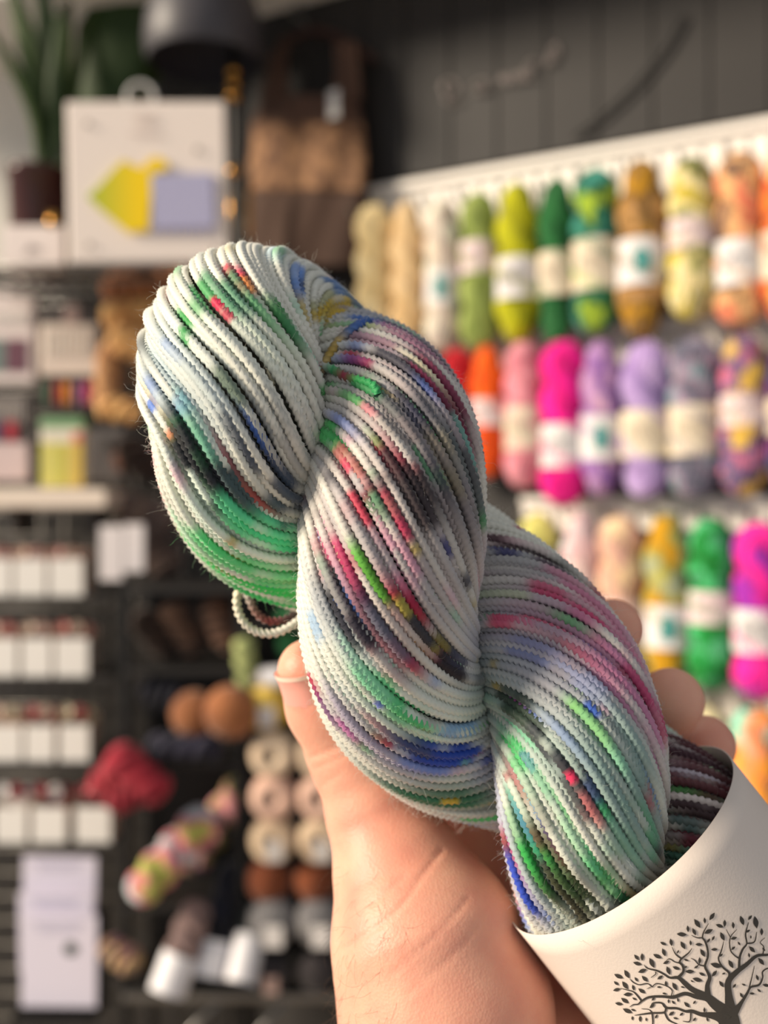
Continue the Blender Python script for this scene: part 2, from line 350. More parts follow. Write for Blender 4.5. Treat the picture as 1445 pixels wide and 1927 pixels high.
DYE = [
 (470, 1085, 130, 34, (66, 206, 116), .85, .3), (490, 1003, 100, 18, (110, 224, 164), .85, .3), (1310, 1440, 90, 46, (84, 24, 36), .92, .6), (862, 770, 120, 22, (112, 34, 64), .9, .3),
 (1140, 1160, 130, 22, (196, 96, 136), .75, .4), (1180, 1290, 130, 20, (188, 110, 150), .75, .4), (700, 1180, 120, 20, (150, 30, 72), .7, .5), (385, 870, 90, 24, (34, 44, 46), .8, .6), (520, 905, 80, 22, (48, 62, 84), .7, .6),
 (1010, 1600, 120, 22, (60, 150, 80), .7, .4), (1060, 1660, 110, 22, (70, 66, 44), .7, .5), (840, 1420, 90, 18, (40, 74, 165), .8, .4), (740, 1335, 100, 18, (100, 200, 140), .7, .4), (740, 860, 90, 40, (70, 50, 54), .45, .9),
 (448, 520, 34, 13, (214, 48, 88), 1, .3), (470, 533, 16, 6, (235, 150, 70), .8, .3), (425, 545, 50, 18, (78, 140, 104), .95, .4),
 (470, 580, 60, 9, (100, 150, 120), .7, .4), (535, 600, 42, 11, (34, 128, 58), 1, .3), (560, 640, 40, 10, (70, 130, 90), .7, .4),
 (372, 560, 38, 22, (62, 156, 84), .9, .6), (350, 585, 26, 10, (50, 150, 70), 1, .4), (352, 612, 15, 6, (196, 24, 66), 1, .2),
 (405, 573, 12, 5, (205, 40, 80), 1, .2), (421, 592, 10, 5, (190, 30, 70), .9, .2), (345, 634, 16, 5, (40, 150, 70), 1, .3),
 (318, 660, 28, 6, (56, 110, 200), .95, .4), (370, 672, 28, 6, (90, 135, 210), .75, .5), (360, 730, 60, 12, (150, 208, 190), .75, .3),
 (283, 768, 14, 10, (64, 112, 200), .9, .5), (335, 765, 20, 10, (70, 120, 205), .9, .5), (395, 783, 12, 5, (60, 110, 205), .9, .3),
 (440, 725, 36, 8, (72, 98, 78), .85, .4), (440, 752, 34, 14, (120, 128, 132), .7, .6), (505, 790, 40, 14, (110, 118, 122), .6, .6),
 (320, 812, 12, 6, (214, 120, 60), .9, .2), (350, 835, 28, 18, (46, 152, 78), .95, .5), (385, 862, 44, 13, (50, 190, 100), .85, .4),
 (345, 850, 34, 14, (30, 38, 40), 1, .5), (385, 880, 60, 20, (26, 30, 36), 1, .5), (440, 905, 60, 16, (44, 50, 58), .9, .6),
 (470, 830, 50, 14, (66, 74, 88), .8, .6), (520, 880, 60, 18, (44, 58, 84), .9, .5), (540, 930, 44, 18, (40, 60, 82), .9, .5),
 (490, 940, 60, 12, (60, 84, 88), .85, .6), (360, 790, 60, 12, (130, 200, 170), .7, .4), (285, 858, 30, 10, (216, 76, 120), .95, .3),
 (480, 990, 80, 12, (90, 224, 160), .85, .3), (500, 1020, 80, 9, (70, 214, 140), .85, .3), (470, 1060, 110, 10, (84, 220, 130), .9, .2),
 (390, 1060, 90, 9, (60, 205, 110), .95, .2), (470, 1100, 110, 12, (48, 205, 96), .95, .2), (500, 1135, 90, 12, (44, 190, 96), .95, .2),
 (390, 1090, 60, 14, (70, 205, 120), .8, .3), (330, 1010, 50, 10, (190, 240, 205), .7, .3),
 (572, 525, 40, 7, (74, 128, 205), .9, .4), (520, 470, 50, 12, (190, 220, 232), .7, .3),
 (618, 560, 60, 8, (150, 150, 90), .7, .4), (632, 580, 70, 9, (196, 164, 44), .95, .3), (650, 610, 50, 8, (180, 156, 60), .9, .3),
 (665, 520, 30, 12, (70, 112, 165), .9, .5), (690, 535, 26, 10, (84, 110, 130), .9, .5), (705, 600, 44, 10, (56, 104, 178), .95, .4),
 (640, 505, 26, 6, (186, 60, 90), .6, .3), (745, 585, 26, 10, (60, 96, 140), .8, .5),
 (700, 640, 60, 14, (150, 104, 130), .8, .4), (780, 640, 70, 20, (150, 96, 124), .9, .4), (760, 690, 60, 9, (40, 40, 58), .9, .4),
 (690, 688, 60, 7, (168, 24, 66), .95, .3), (830, 720, 70, 14, (132, 40, 76), .95, .3), (872, 800, 70, 14, (96, 22, 50), .95, .4),
 (800, 625, 60, 10, (70, 60, 80), .8, .5), (850, 700, 50, 8, (50, 44, 60), .9, .4), (890, 890, 80, 14, (60, 74, 74), .8, .6), (880, 830, 40, 7, (110, 160, 150), .8, .4),
 (625, 728, 32, 10, (42, 170, 74), .95, .5), (690, 730, 26, 9, (40, 150, 80), .9, .5), (655, 748, 24, 7, (50, 170, 80), .9, .5),
 (610, 812, 26, 14, (50, 180, 86), .9, .6), (640, 842, 24, 10, (60, 170, 90), .8, .6), (690, 780, 18, 6, (206, 90, 110), .7, .4),
 (762, 770, 40, 14, (38, 42, 60), .9, .5), (790, 800, 30, 10, (60, 60, 80), .8, .5), (730, 760, 24, 8, (70, 80, 80), .7, .5),
 (728, 845, 44, 14, (160, 26, 60), .95, .5), (765, 872, 26, 9, (170, 40, 70), .9, .5), (668, 888, 26, 9, (176, 26, 64), .95, .4),
 (640, 862, 22, 7, (200, 70, 100), .7, .4), (690, 860, 26, 12, (46, 165, 84), .9, .6), (690, 820, 26, 8, (70, 160, 90), .7, .6),
 (750, 905, 50, 18, (44, 34, 38), .92, .6), (790, 940, 40, 14, (50, 40, 44), .9, .6), (700, 930, 26, 10, (120, 24, 50), .9, .5),
 (676, 950, 26, 9, (186, 26, 66), .9, .4), (745, 965, 30, 9, (170, 40, 76), .85, .5), (760, 985, 22, 8, (176, 50, 84), .8, .5),
 (720, 955, 30, 8, (70, 150, 110), .7, .5), (830, 870, 50, 14, (130, 120, 90), .6, .6), (800, 880, 30, 8, (60, 140, 90), .6, .6),
 (845, 1030, 16, 6, (44, 50, 110), .9, .3), (880, 1080, 24, 8, (50, 50, 66), .9, .5), (800, 1010, 40, 10, (80, 76, 80), .7, .6),
 (600, 1000, 30, 12, (52, 30, 44), .95, .4), (625, 1035, 46, 16, (182, 62, 106), .95, .4), (665, 1085, 50, 12, (170, 46, 90), .95, .4),
 (720, 1110, 56, 13, (164, 22, 62), 1, .3), (770, 1150, 50, 14, (158, 22, 62), 1, .3), (770, 1210, 56, 16, (156, 20, 66), 1, .3), (830, 1225, 40, 12, (150, 40, 90), .95, .4),
 (650, 1080, 24, 8, (40, 36, 60), .9, .4), (700, 1150, 44, 8, (44, 34, 60), .85, .5), (740, 1040, 50, 12, (206, 140, 166), .7, .4),
 (675, 1060, 40, 6, (96, 170, 66), 1, .3), (720, 1110, 44, 6, (84, 150, 50), 1, .3), (790, 1180, 50, 8, (160, 150, 66), .95, .3), (835, 1220, 30, 7, (110, 108, 50), .9, .3),
 (625, 1120, 46, 20, (30, 30, 36), 1, .4), (670, 1165, 50, 16, (40, 42, 54), .95, .4), (720, 1200, 50, 8, (96, 100, 116), .8, .5),
 (790, 1200, 26, 9, (36, 36, 56), .95, .4), (845, 1265, 46, 9, (34, 26, 36), 1, .3), (865, 1245, 26, 8, (40, 46, 76), .9, .3),
 (590, 1175, 30, 12, (140, 174, 206), .8, .4), (740, 1330, 70, 14, (92, 200, 134), .9, .3), (770, 1350, 60, 10, (80, 190, 120), .9, .4), (680, 1270, 60, 9, (150, 214, 180), .6, .4),
 (860, 1362, 40, 10, (124, 164, 205), .9, .3), (840, 1415, 70, 14, (26, 62, 160), 1, .3), (860, 1440, 50, 10, (30, 66, 170), 1, .3), (770, 1405, 46, 9, (60, 70, 110), .9, .4),
 (800, 1455, 60, 8, (120, 140, 205), .8, .4), (712, 1328, 8, 4, (30, 90, 220), 1, .1), (700, 1315, 26, 5, (150, 50, 70), .8, .4), (730, 1395, 20, 6, (170, 30, 60), .9, .3),
 (590, 1290, 22, 8, (168, 24, 60), .95, .3), (625, 1350, 36, 8, (110, 50, 110), .9, .4), (660, 1385, 30, 6, (190, 90, 160), .8, .4), (680, 1360, 40, 8, (150, 150, 130), .6, .5),
 (960, 1010, 90, 10, (196, 150, 160), .8, .3), (990, 1035, 90, 7, (48, 24, 34), 1, .2), (1060, 1070, 50, 8, (60, 40, 56), .9, .3), (955, 1030, 30, 5, (40, 40, 100), .9, .3),
 (1070, 1130, 60, 10, (192, 60, 104), .9, .4), (1030, 1110, 30, 8, (186, 70, 106), .8, .4), (1130, 1190, 60, 9, (196, 100, 140), .8, .4),
 (938, 1172, 22, 8, (206, 30, 74), 1, .2), (970, 1185, 40, 7, (200, 100, 130), .8, .4), (1020, 1170, 40, 7, (200, 80, 112), .8, .4), (930, 1110, 50, 8, (180, 200, 150), .5, .4),
 (1000, 1215, 40, 9, (110, 120, 165), .8, .4), (1090, 1270, 60, 9, (150, 160, 200), .6, .4), (1190, 1270, 60, 9, (190, 120, 156), .8, .3),
 (1232, 1350, 60, 9, (178, 50, 96), .95, .3), (1215, 1300, 40, 7, (180, 70, 110), .9, .3), (1240, 1460, 60, 9, (160, 90, 130), .8, .4),
 (955, 1320, 40, 12, (44, 56, 46), .95, .4), (1000, 1370, 60, 12, (56, 74, 60), .95, .4), (1040, 1400, 40, 9, (60, 64, 70), .9, .4), (960, 1370, 50, 8, (110, 200, 150), .6, .4),
 (1100, 1350, 60, 8, (126, 190, 112), .9, .3), (1140, 1390, 40, 8, (130, 186, 130), .7, .4), (965, 1410, 34, 14, (60, 180, 96), .9, .4), (988, 1430, 14, 8, (24, 62, 150), 1, .2), (1110, 1330, 16, 8, (40, 90, 190), .9, .3),
 (1010, 1460, 40, 9, (110, 180, 130), .6, .4), (1080, 1480, 40, 12, (52, 50, 56), .9, .5), (1130, 1510, 30, 8, (60, 80, 120), .8, .4), (1120, 1525, 26, 6, (196, 110, 110), .7, .4), (1068, 1455, 8, 4, (210, 50, 90), 1, .1),
 (1220, 1560, 60, 12, (70, 150, 110), .85, .4), (1180, 1600, 60, 10, (110, 170, 140), .7, .4),
 (925, 1540, 60, 8, (70, 190, 100), .9, .3), (985, 1600, 70, 13, (44, 160, 70), .95, .3), (1050, 1640, 70, 13, (40, 150, 66), .95, .3), (1130, 1660, 60, 12, (56, 160, 84), .9, .3), (1100, 1590, 70, 8, (100, 200, 140), .7, .4),
 (1000, 1570, 30, 6, (90, 50, 46), .9, .3), (945, 1590, 24, 9, (150, 50, 60), .95, .4), (970, 1640, 50, 10, (104, 60, 46), .95, .4), (1040, 1600, 60, 8, (84, 50, 40), .95, .3), (1060, 1680, 60, 14, (60, 56, 36), .95, .4), (1110, 1690, 50, 10, (50, 66, 36), .9, .4),
 (925, 1680, 60, 7, (44, 76, 186), .95, .2), (960, 1720, 40, 8, (90, 130, 200), .9, .3), (915, 1620, 40, 8, (150, 150, 210), .8, .3),
 (1310, 1400, 60, 14, (70, 20, 30), 1, .4), (1330, 1430, 60, 10, (60, 30, 40), .95, .5), (1300, 1450, 40, 7, (190, 180, 190), .9, .2), (1310, 1485, 50, 9, (90, 26, 36), .95, .5),
 (1310, 1500, 60, 6, (226, 214, 208), .95, .1), (1320, 1530, 50, 8, (60, 40, 44), .9, .5), (1290, 1560, 50, 7, (205, 205, 196), .9, .2), (1310, 1545, 40, 6, (60, 100, 100), .9, .4), (1290, 1580, 40, 8, (110, 30, 50), .95, .4), (1270, 1610, 40, 10, (70, 130, 110), .9, .4),
 (830, 1505, 60, 14, (50, 110, 76), .9, .6), (850, 1512, 12, 5, (214, 180, 60), .9, .2),
]
cr = np.random.default_rng(5)
PAL = [(46, 170, 84), (160, 26, 62), (40, 42, 54), (60, 104, 190), (196, 150, 170), (130, 190, 160), (180, 156, 66)]
def strand_noise(ns, n, step, rng):
    return np.stack([smooth_noise(n, step, rng) for _ in range(ns)])
def dye_colours(Wp, Tp, coarse):
    ns, n, _ = Wp.shape
    f = 2.7/3.0
    c = np.empty((ns, n, 3)); c[:] = lin((218, 217, 205))
    na = strand_noise(ns, n, 11*f, cr); nb = strand_noise(ns, n, 34*f, cr); per = cr.normal(size=(ns, 1))
    for x, y, a, b, colr, st in WASH:
        p, t = find_surface(x, y); dv = Wp-p; al = dv@t
        pe = np.linalg.norm(dv-al[..., None]*t, axis=-1)
        k = np.exp(-np.abs(al/(a*1.15*SU))**3-np.abs(pe/(b*1.2*SU))**3)*st
        k = np.clip(k*(1+0.15*per+0.3*nb), 0, 1)[..., None]
        c = c*(1-k)+lin(colr)*k
    # faint random tint per wrap, so neighbours differ
    tint = lin((190, 200, 200)); k = (0.25*np.clip(.5*per+0.8*nb, 0, 1))[..., None]
    c = c*(1-k)+tint*k
    for x, y, a, b, colr, st, sp in DYE:
        p, t = find_surface(x, y); dv = Wp-p; al = dv@t
        pe = np.linalg.norm(dv-al[..., None]*t, axis=-1)
        k = np.exp(-np.abs(al/(a*1.35*SU))**2.6-np.abs(pe/(b*1.7*SU))**3)
        k = k*(1.0+sp*1.1*na+0.25*nb+0.12*per)
        k = (sstep(0.10, 0.95, k)*st)[..., None]
        c = c*(1-k)+lin(colr)*k
    # specks and streaks over the wraps all around, denser on the side away from the light washes
    for i in range(ns):
        for _ in range(15):
            j = cr.integers(n); ln = cr.uniform(2, 13)*f; colr = lin(PAL[cr.integers(len(PAL))])
            dj = (np.arange(n)-j+n//2) % n-n//2
            k = (np.exp(-(dj/ln)**2)*cr.uniform(.35, .8))[:, None]
            c[i] = c[i]*(1-k)+colr*k
    # dye on the far side
    fr = np.random.default_rng(77)
    far = np.argwhere(od > SD+0.012)
    for i in range(60):
        a0 = far[fr.integers(len(far))]; p, t = OUT_W[a0[0], a0[1]], OUT_T[a0[0], a0[1]]
        dv = Wp-p; al = dv@t; pe = np.linalg.norm(dv-al[..., None]*t, axis=-1)
        k = np.exp(-(al/(fr.uniform(30, 80)*SU))**4-(pe/(fr.uniform(8, 20)*SU))**4)*sstep(SD, SD+0.008, Wp[..., 1])
        k = (sstep(.2, .8, k*(0.9+.4*na)))[..., None]*0.9
        c = c*(1-k)+lin(PAL[fr.integers(len(PAL))])*k
    return np.clip(c, 0.004, 0.9)
wool = bpy.data.materials.new('speckle_dyed_wool'); wool.use_nodes = True
_nt = wool.node_tree; _b = _nt.nodes['Principled BSDF']
_at = _nt.nodes.new('ShaderNodeAttribute'); _at.attribute_name = 'dye'
_nt.links.new(_at.outputs['Color'], _b.inputs['Base Color'])
_b.inputs['Roughness'].default_value = 0.62; _b.inputs['Specular IOR Level'].default_value = 0.35
_b.inputs['Sheen Weight'].default_value = 0.25; _b.inputs['Sheen Roughness'].default_value = 0.4
skein_root = thing('yarn_skein', tuple(SO), 'speckled green, pink, blue and white twisted yarn skein held up in the hand', 'yarn')
inv = np.array(SO)
def dyed_mesh(V, F, colr, smooth=False):
    me = mesh_from('strand', V-inv, F, smooth)
    at = me.attributes.new('dye', 'FLOAT_COLOR', 'POINT')
    at.data.foreach_set('color', np.concatenate([colr, np.ones((len(colr), 1))], 1).astype(np.float32).ravel())
    return me
c_out = dye_colours(OUT_W, OUT_T, False); c_in = dye_colours(IN_W, IN_T, True)
for Wp, cl_ in ((OUT_W, c_out), (IN_W, c_in)):
    for i in range(len(Wp)):
        V, F, k = ply_strand_arr(Wp[i], (8.9 if Wp is OUT_W else 9.6)*SU*rs_rng.uniform(.92, 1.08), 35*SU, rs_rng.uniform(0, 6))
        link('yarn_strand', dyed_mesh(V, F, np.repeat(cl_[i], 6, 0)), wool, skein_root)

def loose_yarn(name, pts, cols, rs=9.5, turn=37):
    """short free length of the same two-ply yarn; pts (px, py, depth)"""
    Q = catmull([P(*p) for p in pts], 26)
    s = np.concatenate([[0], np.cumsum(np.linalg.norm(np.diff(Q, axis=0), axis=1))])
    n = max(int(s[-1]/(3.0*SU)), 10); t = np.linspace(0, s[-1], n)
    Q = np.stack([np.interp(t, s, Q[:, i]) for i in range(3)], -1)
    T, N, B = frames(Q); ph = 2*math.pi*t/(turn*SU)
    ang = SEC_A; rad = SEC_R*rs*SU
    a = ph[:, None]+ang
    V = Q[:, None]+rad[None, :, None]*(np.cos(a)[..., None]*N[:, None]+np.sin(a)[..., None]*B[:, None])
    i = np.arange(n-1)[:, None]; j = np.arange(6)[None]; j2 = (j+1) % 6
    F = np.stack([i*6+j, i*6+j2, (i+1)*6+j2, (i+1)*6+j], -1).reshape(-1, 4)
    cc = np.array([lin(x) for x in cols]); u = np.linspace(0, len(cc)-1, n)
    c = np.stack([np.interp(u, np.arange(len(cc)), cc[:, i]) for i in range(3)], -1)
    return link(name, dyed_mesh(V.reshape(-1, 3), F, np.repeat(c, 6, 0)), wool, skein_root)
# tie that closes the hank at the fold, and the loose end under the first lobe
def front_d(x, y): return float(find_surface(x, y)[0][1])
def on_skein(pts, lift=.0012): return [(x, y, front_d(x, y)-lift+dz) for x, y, dz in pts]
loose_yarn('tie_yarn', on_skein([(594, 706, .004), (602, 690, 0), (625, 694, -.001), (650, 708, 0), (680, 716, 0), (704, 726, 0), (712, 745, 0)]),
           [(150, 130, 130), (200, 190, 190), (60, 160, 100), (150, 40, 70), (60, 170, 90), (50, 160, 90), (50, 150, 90)], 8.5)
loose_yarn('tie_yarn', on_skein([(600, 712, .004), (608, 690, 0), (622, 666, 0), (640, 640, 0), (668, 616, 0), (694, 604, .001)]),
           [(90, 60, 60), (190, 170, 120), (180, 150, 70), (196, 170, 110), (90, 120, 170), (60, 100, 180), (70, 110, 170)], 8.5)
loose_yarn('loose_yarn_end', [(470, 1085, .292), (447, 1120, .288), (452, 1160, .287), (478, 1186, .287), (512, 1192, .287), (545, 1180, .288), (572, 1160, .29)],
           [(226, 222, 200), (214, 206, 180), (226, 220, 200), (230, 224, 210), (228, 222, 212), (226, 220, 208)], 8.5)
loose_yarn('loose_yarn_end', [(462, 1110, .294), (480, 1150, .294), (505, 1168, .294), (540, 1164, .294), (575, 1140, .295)],
           [(200, 200, 190), (150, 120, 110), (130, 60, 60), (90, 70, 70), (120, 110, 100)], 8)
# fuzz: fine fibres standing off the wraps
fz = np.random.default_rng(3)
def hairs(n, src, nrm, colr, lmin, lmax, rad, curl, rng, seg=7):
    parts = []; cc = []
    a = np.array([0, 2.1, 4.2])
    for i in range(n):
        p = src[i]; d = nrm[i]+rng.normal(size=3)*0.75; d /= np.linalg.norm(d)
        ln = rng.uniform(lmin, lmax)*rng.uniform(.4, 1); st = ln/seg
        ax = rng.normal(size=3); ax /= np.linalg.norm(ax); w = rng.normal()*curl
        pts = [p]
        for _ in range(seg):
            d = d+np.cross(ax, d)*w+rng.normal(size=3)*0.18; d /= np.linalg.norm(d)
            pts.append(pts[-1]+d*st)
        parts.append(tube_arr(np.array(pts), np.linspace(rad, rad*.5, seg+1), 3)); cc.append(np.repeat(colr[i][None], 3*(seg+1), 0))
    V, F = join_arr(parts)
    return V, F, np.vstack(cc)
def fuzz_sources(n):
    i = fz.integers(N_OUT, size=n*3); j = fz.integers(OUT_W.shape[1], size=n*3)
    cw = loc2w(base_f[1])[j]; nr = OUT_W[i, j]-cw; nr /= np.linalg.norm(nr, axis=1)[:, None]
    keep = (OUT_W[i, j][:, 1] < SD+0.018)
    w = ((OUT_W[i, j]-SO)@EW)/SU; keep &= (w < 1000)
    keep &= (fz.uniform(size=n*3) < np.clip(1.15-np.abs(nr[:, 1])*0.95, .12, 1))     # more fibres show along the outline
    i, j, nr = i[keep][:n], j[keep][:n], nr[keep][:n]
    return OUT_W[i, j]+nr*8*SU, nr, c_out[i, j]*0.75+0.2*lin((215, 205, 195))
src, nr, cl = fuzz_sources(8000)
V, F, cc = hairs(len(src), src, nr, cl, 0.0014, .0062, 2.8e-5, .4, fz)
link('fuzz', dyed_mesh(V, F, cc), wool, skein_root, kind='stuff')

# ------------------------------------------------------------------ paper band and its printed tree
LQ, LV, LW0, LW1 = 256.0, 246.0, 955.0, 1560.0
paper = mat('label_paper', (216, 203, 193), 0.75, bump=(1500, .04))
nA, nB = 96, 14
th = np.linspace(0, 2*math.pi, nA, endpoint=False); ww = np.linspace(LW0, LW1, nB)
def band(dr):
    return np.stack([np.broadcast_to((LQ+dr)*np.cos(th), (nB, nA)), np.broadcast_to(ww[:, None], (nB, nA)), np.broadcast_to((LV+dr)*np.sin(th), (nB, nA))], -1).reshape(-1, 3)
Vo, Vi = loc2w(band(0)), loc2w(band(-2.0))
i = np.arange(nB-1)[:, None]; j = np.arange(nA)[None]; j2 = (j+1) % nA
Fo = np.stack([i*nA+j, i*nA+j2, (i+1)*nA+j2, (i+1)*nA+j], -1).reshape(-1, 4); Fi = Fo[:, ::-1]+nB*nA
jj = np.arange(nA); jk = (jj+1) % nA; o = nB*nA
E0 = np.stack([jj, jj+o, jk+o, jk], -1); b0 = (nB-1)*nA; E1 = np.stack([b0+jj, b0+jk, b0+jk+o, b0+jj+o], -1)
label_o = link('paper_label', mesh_from('band', np.vstack([Vo, Vi])-inv, np.vstack([Fo, Fi, E0, E1])), paper, skein_root, label='cream paper band printed with a dark tree')
def on_label(x, y, lift=1.2):
    """point of the band's outer face met by the line of sight through a place on the print"""
    d = np.array(P(x, y, 1.0))-np.array([0, 0, EYE]); o_ = np.array([0, 0, EYE])-SO
    dq, dv, oq, ov = d@EQ, d@EV, o_@EQ, o_@EV
    a, b = (LQ+lift)*SU, (LV+lift)*SU
    A = (dq/a)**2+(dv/b)**2; Bq = 2*(oq*dq/a**2+ov*dv/b**2); Cq = (oq/a)**2+(ov/b)**2-1
    disc = Bq*Bq-4*A*Cq
    t = (-Bq-math.sqrt(max(disc, 0)))/(2*A)
    return np.array([0, 0, EYE])+d*t
TREE = [
 [(1160, 1500, 75), (1150, 1250, 70), (1140, 1080, 62), (1120, 1000, 58), (1115, 940, 45)],
 [(1110, 1000, 50), (1000, 920, 40), (930, 862, 30), (830, 850, 18), (740, 825, 14), (640, 855, 13), (560, 850, 10), (480, 850, 9), (420, 860, 8), (370, 890, 7), (340, 915, 5), (300, 920, 4), (270, 940, 2)],
 [(370, 890, 6), (340, 850, 6), (300, 810, 5), (250, 795, 4), (190, 780, 2)],
 [(930, 850, 26), (800, 790, 20), (740, 740, 18), (680, 690, 13), (610, 690, 8), (560, 660, 7), (500, 630, 7), (420, 610, 5), (390, 580, 2)],
 [(680, 690, 12), (725, 640, 10), (720, 590, 9), (695, 560, 8), (710, 530, 7), (770, 480, 5), (800, 440, 2)],
 [(695, 565, 6), (650, 555, 4), (610, 530, 4), (580, 545, 2)], [(710, 530, 6), (660, 490, 5), (630, 430, 2)], [(490, 640, 5), (490, 660, 4), (450, 690, 2)],
 [(935, 860, 26), (930, 760, 18), (950, 690, 14), (930, 640, 10), (910, 590, 9), (935, 510, 8), (930, 440, 8), (910, 380, 8), (890, 350, 6), (900, 300, 5), (940, 230, 2)],
 [(890, 350, 5), (840, 350, 4), (795, 330, 2)], [(910, 590, 6), (860, 580, 5), (820, 540, 4), (790, 525, 2)], [(860, 580, 4), (820, 605, 2)],
 [(1130, 980, 46), (1110, 830, 28), (1110, 720, 24), (1180, 640, 20), (1260, 580, 16), (1350, 505, 12), (1445, 495, 8), (1520, 470, 6), (1580, 400, 3)],
 [(1110, 700, 10), (1115, 650, 9), (1060, 600, 7), (1025, 530, 6), (1050, 460, 5), (1070, 380, 2)],
 [(1200, 620, 10), (1205, 520, 9), (1230, 450, 8), (1265, 400, 6), (1255, 320, 6), (1280, 220, 2)],
 [(1205, 530, 6), (1160, 500, 5), (1125, 450, 5), (1125, 350, 4), (1180, 280, 2)], [(1125, 345, 4), (1090, 280, 2)], [(1265, 400, 6), (1330, 385, 5), (1350, 300, 2)],
 [(1400, 500, 5), (1410, 430, 4), (1380, 390, 3), (1420, 350, 2)],
 [(1150, 1000, 34), (1220, 900, 14), (1270, 820, 10), (1300, 770, 8), (1370, 750, 8), (1400, 690, 6), (1400, 640, 6), (1445, 610, 5), (1520, 600, 2)],
 [(1280, 800, 6), (1310, 680, 4), (1330, 590, 2)],
 [(1090, 1070, 60), (1040, 1030, 40), (960, 1010, 25), (870, 1000, 16), (800, 975, 14), (740, 975, 10), (670, 950, 9), (580, 945, 9), (540, 905, 7), (470, 905, 5), (450, 930, 2)],
 [(580, 945, 8), (560, 985, 7), (460, 990, 7), (380, 1000, 5), (310, 1010, 2)], [(460, 990, 6), (465, 1084, 5), (440, 1160, 2)], [(565, 985, 6), (600, 1050, 6), (680, 1090, 4), (720, 1130, 2)],
 [(460, 990, 4), (430, 960, 3), (370, 955, 2)], [(790, 985, 6), (780, 1060, 5), (720, 1060, 2)],
 [(460, 770, 4), (500, 740, 4), (580, 760, 4), (630, 800, 4), (620, 855, 4)], [(460, 770, 4), (420, 740, 4), (350, 750, 4), (300, 730, 4), (270, 700, 2)], [(450, 770, 3), (415, 785, 2)],
]
LEAVES = [(970, 170, -55, 38), (845, 230, 55, 45), (908, 205, 85, 25), (765, 275, 85, 28), (818, 300, 65, 33), (712, 322, 5, 42), (940, 297, -25, 40), (555, 400, 25, 28), (622, 390, 80, 32), (722, 415, 60, 38), (788, 395, 85, 22), (858, 408, 0, 30), (560, 475, 70, 35), (505, 508, 25, 38), (458, 565, 65, 45), (375, 515, 90, 32), (328, 518, 50, 30), (335, 570, 15, 36), (378, 632, -20, 38), (245, 660, 60, 40), (175, 678, 25, 40), (230, 755, 55, 40), (160, 792, -15, 32), (155, 738, 40, 25), (255, 832, -5, 38), (228, 885, 35, 38), (178, 912, 10, 32), (250, 972, 25, 42), (398, 700, 45, 35), (325, 705, 55, 22), (372, 803, 35, 35), (300, 775, 75, 25), (598, 630, 70, 38), (665, 608, 20, 32), (580, 560, -25, 28), (528, 688, -35, 28), (578, 742, 85, 25), (652, 765, 60, 38), (780, 638, 0, 38), (845, 707, 15, 42), (890, 480, 60, 38), (1005, 585, 15, 50), (1130, 575, 60, 40), (990, 655, -50, 33), (885, 660, 25, 28), (1035, 250, 20, 34), (1078, 228, 90, 30), (1150, 245, 85, 28), (1225, 205, 70, 42), (1293, 180, -50, 25), (1342, 220, 80, 52), (1392, 300, 90, 30), (1058, 340, 65, 40), (1155, 355, -15, 28), (980, 355, -60, 22), (940, 375, -50, 22), (1310, 450, 45, 36), (1388, 553, 50, 38), (1275, 295, -30, 22), (1200, 400, 55, 18), (1150, 440, -40, 22), (990, 450, -5, 28), (1045, 500, -40, 20), (865, 545, 90, 28), (750, 540, 20, 20), (835, 600, -30, 20), (1050, 745, 55, 32), (1160, 760, -50, 22), (755, 920, 45, 32), (625, 995, -35, 28), (460, 930, -40, 28), (358, 1040, 90, 26), (292, 1035, 90, 18), (495, 1020, -60, 20), (470, 870, -50, 20), (905, 965, 90, 22), (1355, 690, 70, 26), (1220, 840, 60, 25), (1430, 755, 10, 30), (820, 900, -50, 18), (680, 880, 80, 18), (640, 900, 50, 20), (600, 890, 90, 18), (1300, 345, 90, 14), (1370, 800, 40, 20), (1310, 825, 0, 22), (1285, 500, 80, 20), (1410, 450, 50, 18), (1240, 750, 20, 18), (1070, 655, -20, 16), (800, 720, 30, 14), (720, 770, 10, 16), (520, 770, 0, 18), (565, 825, 10, 18), (310, 870, 30, 20), (300, 965, 20, 20), (410, 1045, 90, 16), (660, 1035, 10, 20), (710, 1000, -40, 20), (820, 1045, -50, 20), (930, 1045, 70, 20), (680, 470, -60, 16), (745, 600, -30, 16)]
c4 = lambda x, y: (1125+x/4.516, 1687+y/4.516)
TV, TF = [], []
def add_strip(pts):
    q = catmull(pts, 5); ctr = q[:, :2]; hw = np.maximum(q[:, 2]*1.1, 2.0)
    t = np.gradient(ctr, axis=0); t /= np.linalg.norm(t, axis=1)[:, None]; nrm = np.stack([-t[:, 1], t[:, 0]], -1)
    b = len(TV)
    for k in range(len(q)):
        for sgn in (-1, 1):
            TV.append(on_label(*c4(*(ctr[k]+sgn*hw[k]*nrm[k]))))
    for k in range(len(q)-1):
        TF.append((b+2*k, b+2*k+1, b+2*k+3, b+2*k+2))
for br in TREE: add_strip(br)
for x, y, an, hl in LEAVES:
    a = math.radians(an); add_strip([(x+math.cos(a)*hl*u, y+math.sin(a)*hl*u, hl*.38*(1-abs(u)**1.6)+.8) for u in (-1, -.6, -.2, .2, .6, 1)])
ink = mat('label_ink', (52, 48, 44), 0.8)
tr = link('tree_print', mesh_from('tree', np.array(TV)-inv, TF, False), ink, label_o, label='dark printed tree with many small leaves')

